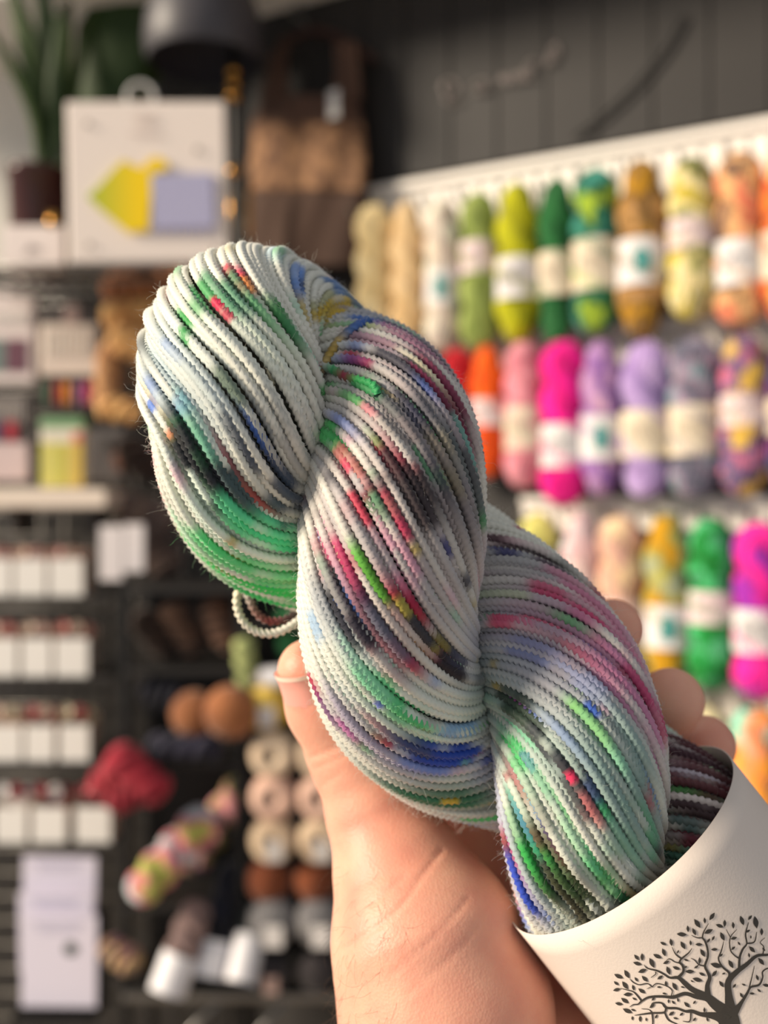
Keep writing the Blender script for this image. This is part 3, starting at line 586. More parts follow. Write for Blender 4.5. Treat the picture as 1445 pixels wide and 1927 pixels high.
# ------------------------------------------------------------------ the hand
def seg_d(p, a, b, ra, rb):
    ba = b-a; t = np.clip(((p-a)@ba)/(ba@ba), 0, 1)
    return np.linalg.norm(p-a-t[..., None]*ba, axis=-1)-(ra+(rb-ra)*t)
def smin(a, b, k):
    h = np.clip(0.5+0.5*(b-a)/k, 0, 1); return b*(1-h)+a*h-k*h*(1-h)
def nd(x, y, d, r):
    d = d-.0035
    return (np.array(P(x, y, d), dtype=np.float32), r/FPX*d)
THUMB = [nd(582, 1262, .302, 60), nd(612, 1330, .306, 70), nd(664, 1420, .309, 80), nd(712, 1540, .306, 92), nd(756, 1650, .300, 126), nd(800, 1770, .292, 176), nd(838, 1900, .288, 198), nd(850, 2080, .288, 196), nd(850, 2400, .29, 185)]
FINGERS = [
 [nd(850, 1500, .343, 84), nd(1000, 1345, .350, 68), nd(1098, 1245, .338, 62), nd(1152, 1184, .313, 57)],
 [nd(905, 1580, .345, 86), nd(1090, 1450, .352, 70), nd(1195, 1370, .336, 66), nd(1262, 1319, .312, 62)],
 [nd(970, 1670, .345, 84), nd(1150, 1540, .352, 66), nd(1260, 1455, .338, 60), nd(1327, 1403, .318, 56)],
 [nd(1050, 1760, .342, 76), nd(1200, 1640, .350, 56), nd(1270, 1585, .342, 52), nd(1320, 1545, .330, 48)],
]
PALM = [(nd(850, 1950, .315, 170), nd(850, 1520, .343, 92)), (nd(880, 1950, .318, 160), nd(905, 1590, .345, 90)), (nd(950, 1990, .320, 150), nd(975, 1680, .345, 90)),
        (nd(1010, 2030, .318, 140), nd(1050, 1770, .340, 96)), (nd(900, 2380, .30, 190), nd(960, 1980, .312, 170)), (nd(1040, 1990, .315, 120), nd(1075, 1850, .330, 110))]
h = 0.00105
lo = np.array([-0.036, .248, 1.45-.250], dtype=np.float32); hi = np.array([.125, .372, 1.45-.010], dtype=np.float32)
ax = [np.arange(lo[k], hi[k], h, dtype=np.float32) for k in range(3)]
# evaluate in slabs of x to keep memory small
def hand_sdf(p):
    th_ = None
    for (a, ra), (b, rb) in zip(THUMB[:-1], THUMB[1:]):
        d = seg_d(p, a, b, ra, rb); th_ = d if th_ is None else smin(th_, d, .004)
    pa = None
    for (a, ra), (b, rb) in PALM:
        d = seg_d(p, a, b, ra, rb); pa = d if pa is None else smin(pa, d, .007)
    body = smin(th_, pa, .006)
    for f in FINGERS:
        fd = None
        for (a, ra), (b, rb) in zip(f[:-1], f[1:]):
            d = seg_d(p, a, b, ra, rb); fd = d if fd is None else smin(fd, d, .003)
        body = smin(body, fd, .004)
    return body
vals = np.empty([len(a) for a in ax], dtype=np.float32)
Y, Z = np.meshgrid(ax[1], ax[2], indexing='ij')
for i0, x in enumerate(ax[0]):
    vals[i0] = hand_sdf(np.stack([np.full_like(Y, x), Y, Z], -1))
def surface_nets(f, lo, h):
    s = f < 0
    cnt = np.zeros([n-1 for n in f.shape], dtype=np.int8)
    offs = [(a, b, c) for a in (0, 1) for b in (0, 1) for c in (0, 1)]
    sl = lambda o: tuple(slice(o[k], f.shape[k]-1+o[k]) for k in range(3))
    for o_ in offs: cnt += s[sl(o_)]
    act = np.argwhere((cnt > 0) & (cnt < 8))
    idx = -np.ones(cnt.shape, dtype=np.int32); idx[tuple(act.T)] = np.arange(len(act))
    pos = np.zeros((len(act), 3)); num = np.zeros(len(act))
    g = lambda o_: f[act[:, 0]+o_[0], act[:, 1]+o_[1], act[:, 2]+o_[2]]
    for a in offs:
        for k in range(3):
            if a[k] == 0:
                b = list(a); b[k] = 1
                fa, fb = g(a), g(b); m = (fa < 0) != (fb < 0)
                t = np.where(m, fa/np.where(m, fa-fb, 1), 0)
                q = np.array(a, float)[None].repeat(len(act), 0); q[:, k] += t
                pos += q*m[:, None]; num += m
    V = lo+(act+pos/num[:, None])*h
    F = []
    for k in range(3):
        o1, o2 = (k+1) % 3, (k+2) % 3
        a = [slice(None)]*3; b = [slice(None)]*3
        a[k] = slice(0, -1); b[k] = slice(1, None)
        sa, sb = s[tuple(a)], s[tuple(b)]
        e = np.argwhere(sa != sb)
        e = e[(e[:, o1] > 0) & (e[:, o2] > 0) & (e[:, o1] < cnt.shape[o1]) & (e[:, o2] < cnt.shape[o2])]
        inside = sa[tuple(e.T)]
        def cell(d1, d2):
            c = e.copy(); c[:, o1] -= d1; c[:, o2] -= d2; return idx[tuple(c.T)]
        q = np.stack([cell(1, 1), cell(0, 1), cell(0, 0), cell(1, 0)], -1)
        q[~inside] = q[~inside][:, ::-1]
        F.append(q)
    return V, np.vstack(F)
HV, HF = surface_nets(vals, lo, h)
# skin creases pressed into the surface
def vnormals(V, F):
    n = np.cross(V[F[:, 2]]-V[F[:, 0]], V[F[:, 3]]-V[F[:, 1]]); out = np.zeros_like(V)
    for k in range(4): np.add.at(out, F[:, k], n)
    return out/(np.linalg.norm(out, axis=1)[:, None]+1e-12)
HN = vnormals(HV, HF)
hx, hy, hd = proj(HV)
CREASE = [([(572, 1332), (600, 1318), (640, 1300)], .00035, 3), ([(585, 1425), (622, 1412), (650, 1395)], .0005, 4), ([(592, 1446), (630, 1430), (668, 1408)], .0004, 3.5), ([(606, 1480), (640, 1455)], .0003, 3.5),
          ([(640, 1790), (740, 1720), (800, 1640), (830, 1600)], .00045, 5), ([(740, 1830), (820, 1760), (880, 1690)], .0004, 4), ([(770, 1870), (860, 1790), (900, 1740)], .0003, 4), ([(700, 1700), (760, 1650)], .0003, 5)]
disp = np.zeros(len(HV))
front = HN[:, 1] < 0.2
for pl, dep, wd in CREASE:
    q = catmull([(a, b, 0) for a, b in pl], 14)[:, :2]
    near = np.full(len(HV), 1e9)
    for a in q: near = np.minimum(near, (hx-a[0])**2+(hy-a[1])**2)
    disp += dep*np.exp(-near/(wd*wd))*front
HV = HV-HN*disp[:, None]
skin = bpy.data.materials.new('skin'); skin.use_nodes = True
nt = skin.node_tree; b = nt.nodes['Principled BSDF']
tc = nt.nodes.new('ShaderNodeTexCoord')
n1 = nt.nodes.new('ShaderNodeTexNoise'); n1.inputs['Scale'].default_value = 55; n1.inputs['Detail'].default_value = 4
r1 = nt.nodes.new('ShaderNodeValToRGB'); r1.color_ramp.elements[0].position = .3; r1.color_ramp.elements[1].position = .72
r1.color_ramp.elements[0].color = (*lin((228, 172, 146)), 1); r1.color_ramp.elements[1].color = (*lin((214, 142, 122)), 1)
nt.links.new(tc.outputs['Object'], n1.inputs['Vector']); nt.links.new(n1.outputs['Fac'], r1.inputs['Fac']); nt.links.new(r1.outputs['Color'], b.inputs['Base Color'])
n2 = nt.nodes.new('ShaderNodeTexVoronoi'); n2.inputs['Scale'].default_value = 1300
bp = nt.nodes.new('ShaderNodeBump'); bp.inputs['Strength'].default_value = .18; bp.inputs['Distance'].default_value = .0004
nt.links.new(tc.outputs['Object'], n2.inputs['Vector']); nt.links.new(n2.outputs['Distance'], bp.inputs['Height']); nt.links.new(bp.outputs['Normal'], b.inputs['Normal'])
b.inputs['Roughness'].default_value = .48; b.inputs['Specular IOR Level'].default_value = .4
b.inputs['Subsurface Weight'].default_value = .35; b.inputs['Subsurface Radius'].default_value = (1, .35, .2); b.inputs['Subsurface Scale'].default_value = .004
H0 = np.array(P(900, 1800, .31))
hand = link('hand', mesh_from('hand', HV-H0, HF), skin, None, 'left hand holding up the speckled skein, palm toward the viewer', 'hand')
hand.location = H0
# thumb nail: curved plate on the thumb's outer face
nailm = mat('nail', (236, 164, 150), .38)
na0, ra0 = THUMB[0]; nb0, rb0 = THUMB[1]
na0, nb0 = na0.astype(float), nb0.astype(float); axn = nb0-na0; lnn = np.linalg.norm(axn); axn /= lnn
cam_n = np.array([0, -1.0, 0]); cam_n -= (cam_n@axn)*axn; cam_n /= np.linalg.norm(cam_n)
left_n = np.cross(axn, cam_n); left_n *= -np.sign(left_n[0])
NU, NVv = 13, 13
def nail_pt(u, v, off):                      # u across -1..1, v 0 free edge .. 1 cuticle
    phi = math.radians(48+58*u)              # from the camera side towards the left
    w_ = .90+.10*v
    t = (-.30+.10*u*u*(1-v)+v*(1.12-.22*u*u))*lnn
    r_ = (ra0+(rb0-ra0)*np.clip(t/lnn, 0, 1))*1.005
    flat = 1-.05*abs(u)**3
    return na0+axn*t+(r_*flat+off)*(math.cos(phi)*cam_n+math.sin(phi)*left_n)
nv = []
for off in (0, -.0007):
    for a in range(NVv):
        for c in range(NU):
            u, v = -1+2*c/(NU-1), a/(NVv-1)
            edge = max(abs(u)**6, v**8)
            nv.append(nail_pt(u, v, off+.0004*(1-edge)-.0005*edge))
nf = []; o = NU*NVv
for a in range(NVv-1):
    for c in range(NU-1):
        k = a*NU+c; nf.append((k, k+1, k+NU+1, k+NU)); nf.append((o+k, o+k+NU, o+k+NU+1, o+k+1))
ed = [*range(NU), *range(2*NU-1, o, NU), *range(o-2, o-NU-1, -1), *range(o-2*NU, 0, -NU)]
for a, c in zip(ed, ed[1:]+ed[:1]): nf.append((a, o+a, o+c, c))
tn = link('thumb_nail', mesh_from('nail', np.array(nv)-H0, nf), nailm, hand, 'pink thumb nail with a pale free edge')
ev = [nail_pt(-1+2*c/16, v, .00012+.0004*(1-abs(-1+2*c/16)**6)-.0005*abs(-1+2*c/16)**6) for v in (-.02, .03, .08) for c in range(17)]
link('free_edge', mesh_from('edge', np.array(ev)-H0, [(r_*17+c, r_*17+c+1, r_*17+c+18, r_*17+c+17) for r_ in (0, 1) for c in range(16)]), mat('nail_edge', (246, 216, 196), .4), tn)
# fine hairs along the thumb side of the wrist
hr = np.random.default_rng(12)
cand = np.argwhere((HN[:, 0] < -.25) & (HN[:, 1] > -.9) & (HN[:, 1] < .5) & (hy > 1500) & (hy < 2000) & (hr.uniform(size=len(HV)) < np.clip((hy-1560)/260, .03, 1)))[:, 0]
pick = hr.choice(cand, 260); hs, hn = HV[pick], HN[pick]
parts = []
for p, n in zip(hs, hn):
    d = n*.5+np.array([-.15, 0, -.8])+hr.normal(size=3)*.35; d /= np.linalg.norm(d); pts = [p]; ln = hr.uniform(.003, .010); bend = hr.normal(size=3)*.18
    for _ in range(6):
        d = d+bend; d /= np.linalg.norm(d); pts.append(pts[-1]+d*ln/6)
    parts.append(tube_arr(np.array(pts), np.linspace(3.2e-5, 1.2e-5, 7), 3))
V, F = join_arr(parts)
link('wrist_hair', mesh_from('hair', V-H0, F), mat('hair', (86, 62, 44), .5), hand, kind='stuff')

# ------------------------------------------------------------------ wall display: hook rails with hanging skeins
def rope_mesh(L, R, r, half_turns, phase, nseg=26, strands=13, twist=1.9, step=90):
    """closed two-ply skein hanging from its fold: top of the fold at z=0, going down to -L"""
    w0, w1 = R+r, L-(R+r)
    w = np.linspace(w1, w0, step); t = phase+math.pi*half_turns*(w-w0)/(w1-w0)
    Bc = np.stack([R*np.cos(t), R*np.sin(t), -w], -1); Ac = np.stack([-R*np.cos(t), -R*np.sin(t), -w], -1)[::-1]
    t0, t1 = t[-1], t[0]; be = np.linspace(0, math.pi, 14)[1:-1]
    a1 = np.stack([R*np.cos(be)*math.cos(t0), R*np.cos(be)*math.sin(t0), -w0+R*np.sin(be)], -1)
    be = be[::-1]
    a2 = np.stack([R*np.cos(be)*math.cos(t1), R*np.cos(be)*math.sin(t1), -w1-R*np.sin(be)], -1)
    C = np.vstack([Bc, a1, Ac, a2]); n = len(C)
    T, N, B = frames(C, closed=True)
    s = np.arange(n)/n; v = N[-1]-(N[-1]@T[0])*T[0]; mis = math.atan2(v@B[0], v@N[0])
    a = np.linspace(0, 2*math.pi, nseg*2, endpoint=False)
    psi = a[None]+(-mis+2*math.pi*round(twist*half_turns))*s[:, None]
    rr = r*(1+.055*np.cos(strands*a))[None]*np.ones((n, 1))
    V = C[:, None]+rr[..., None]*(np.cos(psi)[..., None]*N[:, None]+np.sin(psi)[..., None]*B[:, None])
    k = nseg*2; i = np.arange(n)[:, None]; j = np.arange(k)[None]; i2 = (i+1) % n; j2 = (j+1) % k
    F = np.stack([i*k+j, i*k+j2, i2*k+j2, i2*k+j], -1).reshape(-1, 4)
    return mesh_from('skein', V.reshape(-1, 3), F)
SK_L, SK_W = 0.24, 0.074
ROPES = [rope_mesh(SK_L, .0135, .0235, h, p) for h, p in ((3, .4), (3, 1.6), (4, .9), (2, 2.4))]
def oval_band(a, b, hgt, t=.0006, n=64):
    th = np.linspace(0, 2*math.pi, n, endpoint=False); V = []
    for (q, z) in ((0, -hgt/2), (0, hgt/2), (-t, hgt/2), (-t, -hgt/2)):
        V += [((a+q)*math.cos(x), (b+q)*math.sin(x), z) for x in th]
    F = []
    for k in range(4):
        k2 = (k+1) % 4
        F += [(k*n+j, k*n+(j+1) % n, k2*n+(j+1) % n, k2*n+j) for j in range(n)]
    return mesh_from('band', V, F, False)
BAND = oval_band(.040, .040, 1.0)
def wrapped_patch(a, pts, z0, lift=.0016):
    """flat print bent onto an oval band; pts (u along arc in m, z)"""
    return [((a+lift)*math.sin(u/a), -(a+lift)*math.cos(u/a), z0+z) for u, z in pts]
def disc_me(a, r, z0=0, n=20):
    pts = [(0, 0)]+[(r*math.cos(t), r*math.sin(t)) for t in np.linspace(0, 2*math.pi, n, endpoint=False)]
    return mesh_from('dot', wrapped_patch(a, pts, z0), [(0, 1+i, 1+(i+1) % n) for i in range(n)], False)
def scribble_me(a, w, h, seed, turns=5):
    rg = np.random.default_rng(seed); t = np.linspace(0, 1, 60)
    u = (t-.5)*w+.10*w*np.sin(t*turns*6.28); z = h*.5*np.sin(t*turns*6.28+rg.uniform(0, 6))*(.5+.5*np.abs(np.sin(t*7+rg.uniform(0, 6))))
    V, F = [], []
    for x, y in zip(u, z):
        V += wrapped_patch(a, [(x, y-.0013), (x+.0004, y+.0013)], 0)
    for i in range(59): F.append((2*i, 2*i+1, 2*i+3, 2*i+2))
    return mesh_from('scribble', V, F, False)
DOT = disc_me(.040, .016); RING = disc_me(.040, .0105, 0)
SCR = [scribble_me(.040, .05, .022, 3), scribble_me(.040, .05, .03, 8, 7)]
LM = {'white': M((214, 210, 210), .75), 'cream': M((214, 201, 178), .75), 'pink': M((214, 194, 196), .75)}
TEAL = M((40, 128, 124), .7); GREY_INK = M((96, 90, 94), .8); FAINT = M((168, 152, 134), .8)
def hung_skein(px, top, bot, wpx, cols, lab, label, group, rope=0, off=.05, scale=14, seed=0, root=None):
    """skein hanging on the display wall; lab = (y0, y1, style)"""
    p = PW(px, top, off); d = p.y; L = PX(bot-top, d); wd = PX(wpx*1.02, d)
    t = thing('hanging_yarn_skein', p, label, 'yarn', group, W_ANG)
    y = link('yarn', ROPES[rope], yarn_mat('dyed_wool', cols, scale, seed), t)
    k = wd/SK_W; y.scale = (k, min(k, 1.0)*.85, L/SK_L)
    if lab:
        y0, y1, st = lab
        base = {'dot': 'white', 'scr': 'white', 'cream': 'cream', 'pink': 'pink', 'mark': 'cream'}[st]
        b = link('paper_label', BAND, LM[base], t); b.location = (0, 0, -PX((y0+y1)/2-top, d))
        kk = wd*.99/.08; b.scale = (kk, min(kk, 1.0)*.86, PX(y1-y0, d))
        if st == 'dot': e = link('round_emblem', DOT, TEAL, b, 'teal round emblem')
        elif st == 'scr': e = link('printed_script', SCR[seed_i(label) % 2], GREY_INK, b)
        elif st in ('cream', 'mark'): e = link('printed_script', SCR[1], FAINT, b)
        else: e = link('printed_script', SCR[0], FAINT, b)
        e.scale = (1, 1, 1/PX(y1-y0, d)); e.location = (.006 if st == 'dot' else 0, 0, 0)
    return t
def seed_i(s): return sum(map(ord, s))
def rail(px0, px1, y0, y1, label, hooks, yh):
    """white slotted rail on the dark wall with a hook for each skein (y given at px1)"""
    a, b = PW(px0, y0, .004), PW(px1, y0, .004)
    d1 = b.y; zt = b.z; h_ = PX(y1-y0, d1); ln = (Vector((b.x, b.y, 0))-Vector((a.x, a.y, 0))).length
    t = thing('hook_rail', ((a.x+b.x)/2, (a.y+b.y)/2, zt-h_), label, 'rail', 'white hook rails', W_ANG)
    part_box('back_plate', t, (0, 0, h_/2), (ln, .006, h_), white_paint, .001)
    part_box('top_lip', t, (0, -.006, h_-.006), (ln, .014, .012), white_paint, .002)
    n = int(ln/.0285); sm = box_me(.006, .007, h_-.022, .001)
    for i in range(n):
        o = link('rib', sm, white_paint, t); o.location = (-ln/2+(i+.5)*ln/n, -.005, (h_-.02)/2)
    hk = tube_me(catmull([(0, -.004, 0), (0, -.03, -.001), (0, -.062, .002), (0, -.075, .014)], 6), .0025, 8)
    inv_t = Matrix.Translation(t.location) @ Matrix.Rotation(W_ANG, 4, 'Z')
    for x in hooks:
        q = PW(x, CY, .0); q.z = zt-yh; lp = inv_t.inverted() @ q
        o = link('hook', hk, steel, t); o.location = (lp.x, 0, lp.z)
    return t
R1 = [
 (705, 385, 665, 72, [(244, 222, 170), (232, 206, 150)], None, 'pale cream skein at the far left end of the top hook rail', 0),
 (766, 380, 668, 64, [(236, 204, 156), (226, 190, 136)], None, 'peach cream skein beside the pale cream one on the top rail', 1),
 (832, 376, 668, 66, [(226, 214, 190), (200, 180, 170), (224, 220, 200)], (512, 578, 'dot'), 'off-white skein with a teal dot label left of the sage green skein', 2),
 (900, 362, 660, 68, [(146, 160, 86), (122, 138, 66)], (458, 518, 'pink'), 'sage green skein with a pale label on the top rail', 0),
 (974, 345, 648, 82, [(182, 180, 14), (158, 158, 6)], (490, 566, 'scr'), 'bright chartreuse skein on the top rail', 1),
 (1046, 335, 648, 66, [(34, 104, 50), (20, 78, 38)], (478, 560, 'cream'), 'dark forest green skein on the top rail', 3),
 (1120, 318, 630, 84, [(150, 176, 50), (40, 104, 52), (30, 92, 70), (60, 140, 124)], (455, 550, 'cream'), 'green and teal variegated skein with lime patches on the top rail', 0),
 (1207, 302, 640, 90, [(176, 128, 20), (112, 84, 48), (150, 112, 60), (196, 150, 96)], (455, 542, 'dot'), 'mustard and brown skein with a teal dot label', 1),
 (1302, 296, 606, 88, [(110, 116, 60), (206, 194, 130), (226, 210, 170), (196, 178, 66)], (416, 472, 'pink'), 'cream and yellow-olive mottled skein on the top rail', 2),
 (1392, 286, 618, 88, [(214, 120, 90), (224, 176, 120), (216, 168, 116), (120, 90, 74)], (456, 542, 'scr'), 'peach and coral skein near the right end of the top rail', 0),
 (1478, 280, 612, 88, [(220, 120, 50), (200, 70, 60), (230, 180, 90)], (440, 530, 'cream'), 'orange and red skein cut by the right picture edge', 1),
]
R2 = [
 (862, 655, 900, 60, [(206, 20, 36), (170, 14, 30)], None, 'red skein mostly hidden behind the held skein', 0),
 (918, 650, 900, 66, [(236, 96, 14), (214, 74, 8)], (752, 804, 'pink'), 'bright orange skein on the middle rail', 1),
 (986, 642, 920, 74, [(222, 146, 158), (204, 120, 134)], (768, 848, 'cream'), 'light pink skein on the middle rail', 2),
 (1060, 640, 952, 84, [(240, 24, 150), (214, 10, 124)], (800, 880, 'scr'), 'hot pink skein on the middle rail', 0),
 (1131, 640, 934, 78, [(128, 86, 156), (170, 128, 182), (200, 158, 182)], (785, 866, 'dot'), 'purple and lilac mottled skein with a teal dot label', 1),
 (1215, 640, 938, 92, [(172, 148, 196), (154, 126, 182)], (774, 862, 'mark'), 'lavender skein with a cream label on the middle rail', 3),
 (1305, 634, 938, 92, [(92, 92, 108), (130, 124, 146), (160, 130, 150), (120, 140, 150)], (764, 858, 'cream'), 'slate grey and mauve skein on the middle rail', 0),
 (1400, 630, 936, 88, [(214, 176, 80), (120, 84, 116), (84, 88, 128), (200, 110, 140)], (745, 804, 'pink'), 'yellow, pink and blue skein near the right of the middle rail', 2),
 (1486, 628, 930, 84, [(120, 60, 120), (60, 70, 100)], (750, 820, 'cream'), 'violet skein cut by the right edge on the middle rail', 1),
]
R3 = [
 (1012, 964, 1270, 66, [(214, 206, 120), (190, 190, 90)], (1130, 1200, 'pink'), 'pale yellow-green skein at the left of the lower rail', 0),
 (1092, 960, 1270, 72, [(222, 196, 190), (214, 170, 176), (206, 206, 206)], (1140, 1210, 'cream'), 'pale pink and grey skein behind the fingertips', 1),
 (1166, 968, 1290, 80, [(216, 172, 146), (190, 146, 136), (230, 200, 160)], (1128, 1200, 'pink'), 'peach and mauve skein on the lower rail', 0),
 (1255, 964, 1296, 84, [(190, 140, 16), (150, 146, 66), (176, 172, 100), (150, 156, 130)], (1138, 1218, 'dot'), 'olive and mustard skein with a teal dot label on the lower rail', 1),
 (1338, 974, 1302, 86, [(20, 120, 46), (40, 160, 80), (90, 180, 130), (14, 96, 34)], (1112, 1172, 'pink'), 'emerald green skein on the lower rail', 2),
 (1428, 984, 1316, 94, [(236, 40, 160), (226, 30, 140), (150, 40, 160)], (1145, 1226, 'scr'), 'magenta and purple skein on the lower rail', 0),
]
R4 = [
 (1236, 1330, 1640, 84, [(214, 206, 130), (190, 196, 140)], (1470, 1540, 'cream'), 'pale lemon skein on the bottom rail behind the fingers', 0),
 (1330, 1326, 1640, 86, [(214, 204, 110), (226, 214, 170)], (1480, 1560, 'cream'), 'pale yellow skein on the bottom rail', 1),
 (1420, 1330, 1660, 92, [(244, 160, 60), (244, 150, 120), (120, 206, 180)], (1560, 1620, 'pink'), 'orange, coral and mint skein on the bottom rail', 0),
]
rail(696, 1560, 206, 330, 'white slotted hook rail along the top of the yarn wall', [r[0] for r in R1], PX(92, 1.28))
rail(860, 1560, 570, 660, 'white slotted hook rail across the middle of the yarn wall', [r[0] for r in R2], PX(62, 1.28))
rail(985, 1560, 930, 1000, 'white slotted hook rail below the lavender skeins', [r[0] for r in R3], PX(44, 1.28))
rail(1180, 1560, 1292, 1372, 'white slotted hook rail under the magenta skein', [r[0] for r in R4], PX(44, 1.28))
for rows, g in ((R1, 'skeins on the top rail'), (R2, 'skeins on the middle rail'), (R3, 'skeins on the lower rail'), (R4, 'skeins on the bottom rail')):
    for k, (px, t_, b_, w_, cs, lb, txt, rp) in enumerate(rows):
        hung_skein(px, t_, b_, w_, cs, lb, txt, g, rp, off=.055, scale=24, seed=px*.37)

# lettering on the dark wall: thin silvery script, and a thin black diagonal strip
def wall_curve(pts, off, r, name, m, label, cat, k=8, sm=10):
    q = catmull([PW(x, y, off) for x, y in pts], sm)
    o = link(name, tube_me(q-q[0], r, k), m, None, label, cat); o.location = q[0]
    return o
letters = thing('wall_lettering', PW(940, 150, .012), 'small silvery handwritten lettering on the dark wall', 'sign')
sil = mat('silver_script', (120, 112, 110), .35, metal=.7)
L0_ = letters.location.copy()
for pts in ([(838, 178), (832, 160), (846, 150), (860, 162), (852, 180), (836, 186), (850, 196), (868, 184)], [(886, 164), (900, 152), (912, 152), (908, 166), (892, 172), (910, 172), (922, 164)],
            [(938, 160), (946, 142), (952, 158), (962, 138), (968, 156), (978, 136), (984, 152), (1000, 130), (1004, 112), (990, 126), (992, 148), (1006, 146)], [(1030, 122), (1038, 92), (1046, 84), (1048, 100), (1036, 120), (1030, 112), (1044, 108)]):
    q = catmull([PW(x, y, .012) for x, y in pts], 8)
    link('letter', tube_me(q-np.array(L0_), .0016, 6), sil, letters)
wall_curve([(1286, 30), (1250, 92), (1190, 165), (1130, 220), (1080, 258)], .014, .0028, 'wall_strip', black_metal, 'thin black strip running diagonally across the dark wall', 'cord')
# ------------------------------------------------------------------ knitted top on a hanger
top_root = thing('knitted_top', PW(580, 490, .05), 'brown sleeveless knitted top with a patterned yoke on a hanger', 'garment', rz=W_ANG)
MT = (Matrix.Translation(top_root.location) @ Matrix.Rotation(W_ANG, 4, 'Z')).inverted()
def garment_piece(name, outline, bulge, m):
    """cloth panel with thickness from rows (y, xl, xr)"""
    ys = np.array([o_[0] for o_ in outline], float); yy = np.linspace(ys[0], ys[-1], 26)
    xl = np.interp(yy, ys, [o_[1] for o_ in outline]); xr = np.interp(yy, ys, [o_[2] for o_ in outline]); nu = 22
    V = []
    for side in (1, -1):
        for y, a, b_ in zip(yy, xl, xr):
            for u in np.linspace(-1, 1, nu):
                wv = .004*math.sin(u*7+y*.02)
                V.append(MT @ PW((a+b_)/2+u*(b_-a)/2, y, .05+side*bulge*math.sqrt(max(0, 1-u*u))+(wv if side == 1 else 0)))
    F = []; o_ = 26*nu
    for i in range(25):
        for j in range(nu-1):
            k = i*nu+j; F.append((k, k+nu, k+nu+1, k+1)); F.append((o_+k, o_+k+1, o_+k+nu+1, o_+k+nu))
    for j in range(nu-1):
        F.append((j, j+1, o_+j+1, o_+j)); k = 25*nu+j; F.append((k, o_+k, o_+k+1, k+1))
    return link(name, mesh_from(name, np.array(V), F), m, top_root)
brown_knit = mat('brown_knit', (88, 62, 48), .9, noise=((74, 52, 42), 120, .2), bump=(300, .6))
leo = mat('patterned_knit', (92, 64, 46), .9, noise=((140, 104, 74), 60, .10), bump=(300, .6))
dk = mat('dark_brown_knit', (66, 46, 36), .9, bump=(300, .6))
garment_piece('hem_panel', [(356, 476, 688), (420, 472, 684), (500, 468, 686)], .022, dk)
garment_piece('patterned_yoke', [(232, 472, 684), (300, 466, 690), (358, 474, 690)], .024, leo)
garment_piece('chest_panel', [(178, 500, 668), (200, 486, 676), (234, 472, 684)], .022, brown_knit)
garment_piece('shoulder_strap', [(66, 532, 548), (120, 506, 540), (186, 486, 548)], .014, brown_knit)
garment_piece('shoulder_strap', [(80, 628, 672), (130, 632, 678), (190, 622, 684)], .014, brown_knit)
q = catmull([MT @ PW(x, y, .03) for x, y in ((505, 116), (540, 84), (585, 58), (640, 72), (704, 112))], 8); link('hanger', tube_me(q, .006, 8), M((58, 30, 26), .5), top_root, 'dark red-brown wooden hanger')
q = catmull([MT @ PW(x, y, .03) for x, y in ((578, 62), (572, 40), (556, 34), (548, 20), (560, 8), (574, 16))], 8); link('hanger_hook', tube_me(q, .002, 6), steel, top_root)
tg = link('price_tag', box_me(.018, .002, .042, .0006), M((200, 196, 192), .5), top_root); tg.location = MT @ PW(628, 196, .085)
# ------------------------------------------------------------------ lamp with black dome shade
lp = PW(400, 110, .17)
lamp = thing('desk_lamp', lp, 'black dome lamp with brass stem behind the white board', 'lamp')
dl = lp.y; sc_ = PX(1, dl)
shade = lathe_me([(r_*sc_, z*sc_) for r_, z in ((104, 0), (110, 14), (112, 40), (108, 80), (94, 120), (66, 150), (30, 164), (12, 168), (11, 160), (62, 144), (88, 116), (103, 78), (107, 40), (105, 14), (100, 0))], 40)
so = link('lamp_shade', shade, mat('satin_black', (60, 57, 62), .5), lamp); so.location = (-16*sc_, 0, -8*sc_)
q = catmull([(0, .02, 150*sc_), (30*sc_, .02, 60*sc_), (36*sc_, .02, -60*sc_), (36*sc_, .02, -200*sc_), (36*sc_, .02, -390*sc_)], 8)
link('lamp_stem', tube_me(q, .006, 10), black_metal, lamp)
for zz in (-12, -36, -62, -205): 
    o = link('brass_collar', lathe_me([(.0, -.009), (.008, -.008), (.0105, 0), (.008, .008), (0, .009)], 16), brass, lamp); o.location = (36*sc_, .02, zz*sc_)
for xx in (30, 62):
    o = link('brass_rod', tube_me([(0, 0, 0), (0, 0, -.05), (0, 0, -.1)], .005, 8), brass, lamp); o.location = (xx*sc_, .03, -215*sc_)
o = link('lamp_base', lathe_me([(0, 0), (.05, 0), (.052, .006), (.04, .012), (0, .014)], 28), black_metal, lamp); o.location = (36*sc_, .02, -385*sc_)
# ------------------------------------------------------------------ left side: grid panel, ledges, small goods
def rect_thing(name, x0, y0, x1, y1, d, depth, label, cat, group=None, rz=0.0):
    """Empty at the base of something whose front shows as that rectangle at distance d; returns root, w, h"""
    p = P((x0+x1)/2, y1, d); p.y = d+depth/2
    t = thing(name, p, label, cat, group, rz)
    return t, PX(x1-x0, d), PX(y1-y0, d)
def flat_strip(name, parent, x, z, w, h, y, m):
    o = link(name, box_me(w, .0006, h), m, parent); o.location = (x, y, z); return o
panel = thing('grid_panel', P(190, 2010, 1.665), 'dark grey wire grid panel behind the goods on the left', 'panel')
pw_, ph_ = PX(500, 1.665), PX(1510, 1.665)
part_box('backing_board', panel, (0, .012, ph_/2), (pw_, .012, ph_), dark_grey, .002)
wm_v = tube_me([(0, 0, 0), (0, 0, ph_/2), (0, 0, ph_)], .0022, 6); wm_h = tube_me([(-pw_/2, 0, 0), (0, 0, 0), (pw_/2, 0, 0)], .0022, 6)
gm = mat('grid_wire', (96, 92, 88), .4, metal=.5)
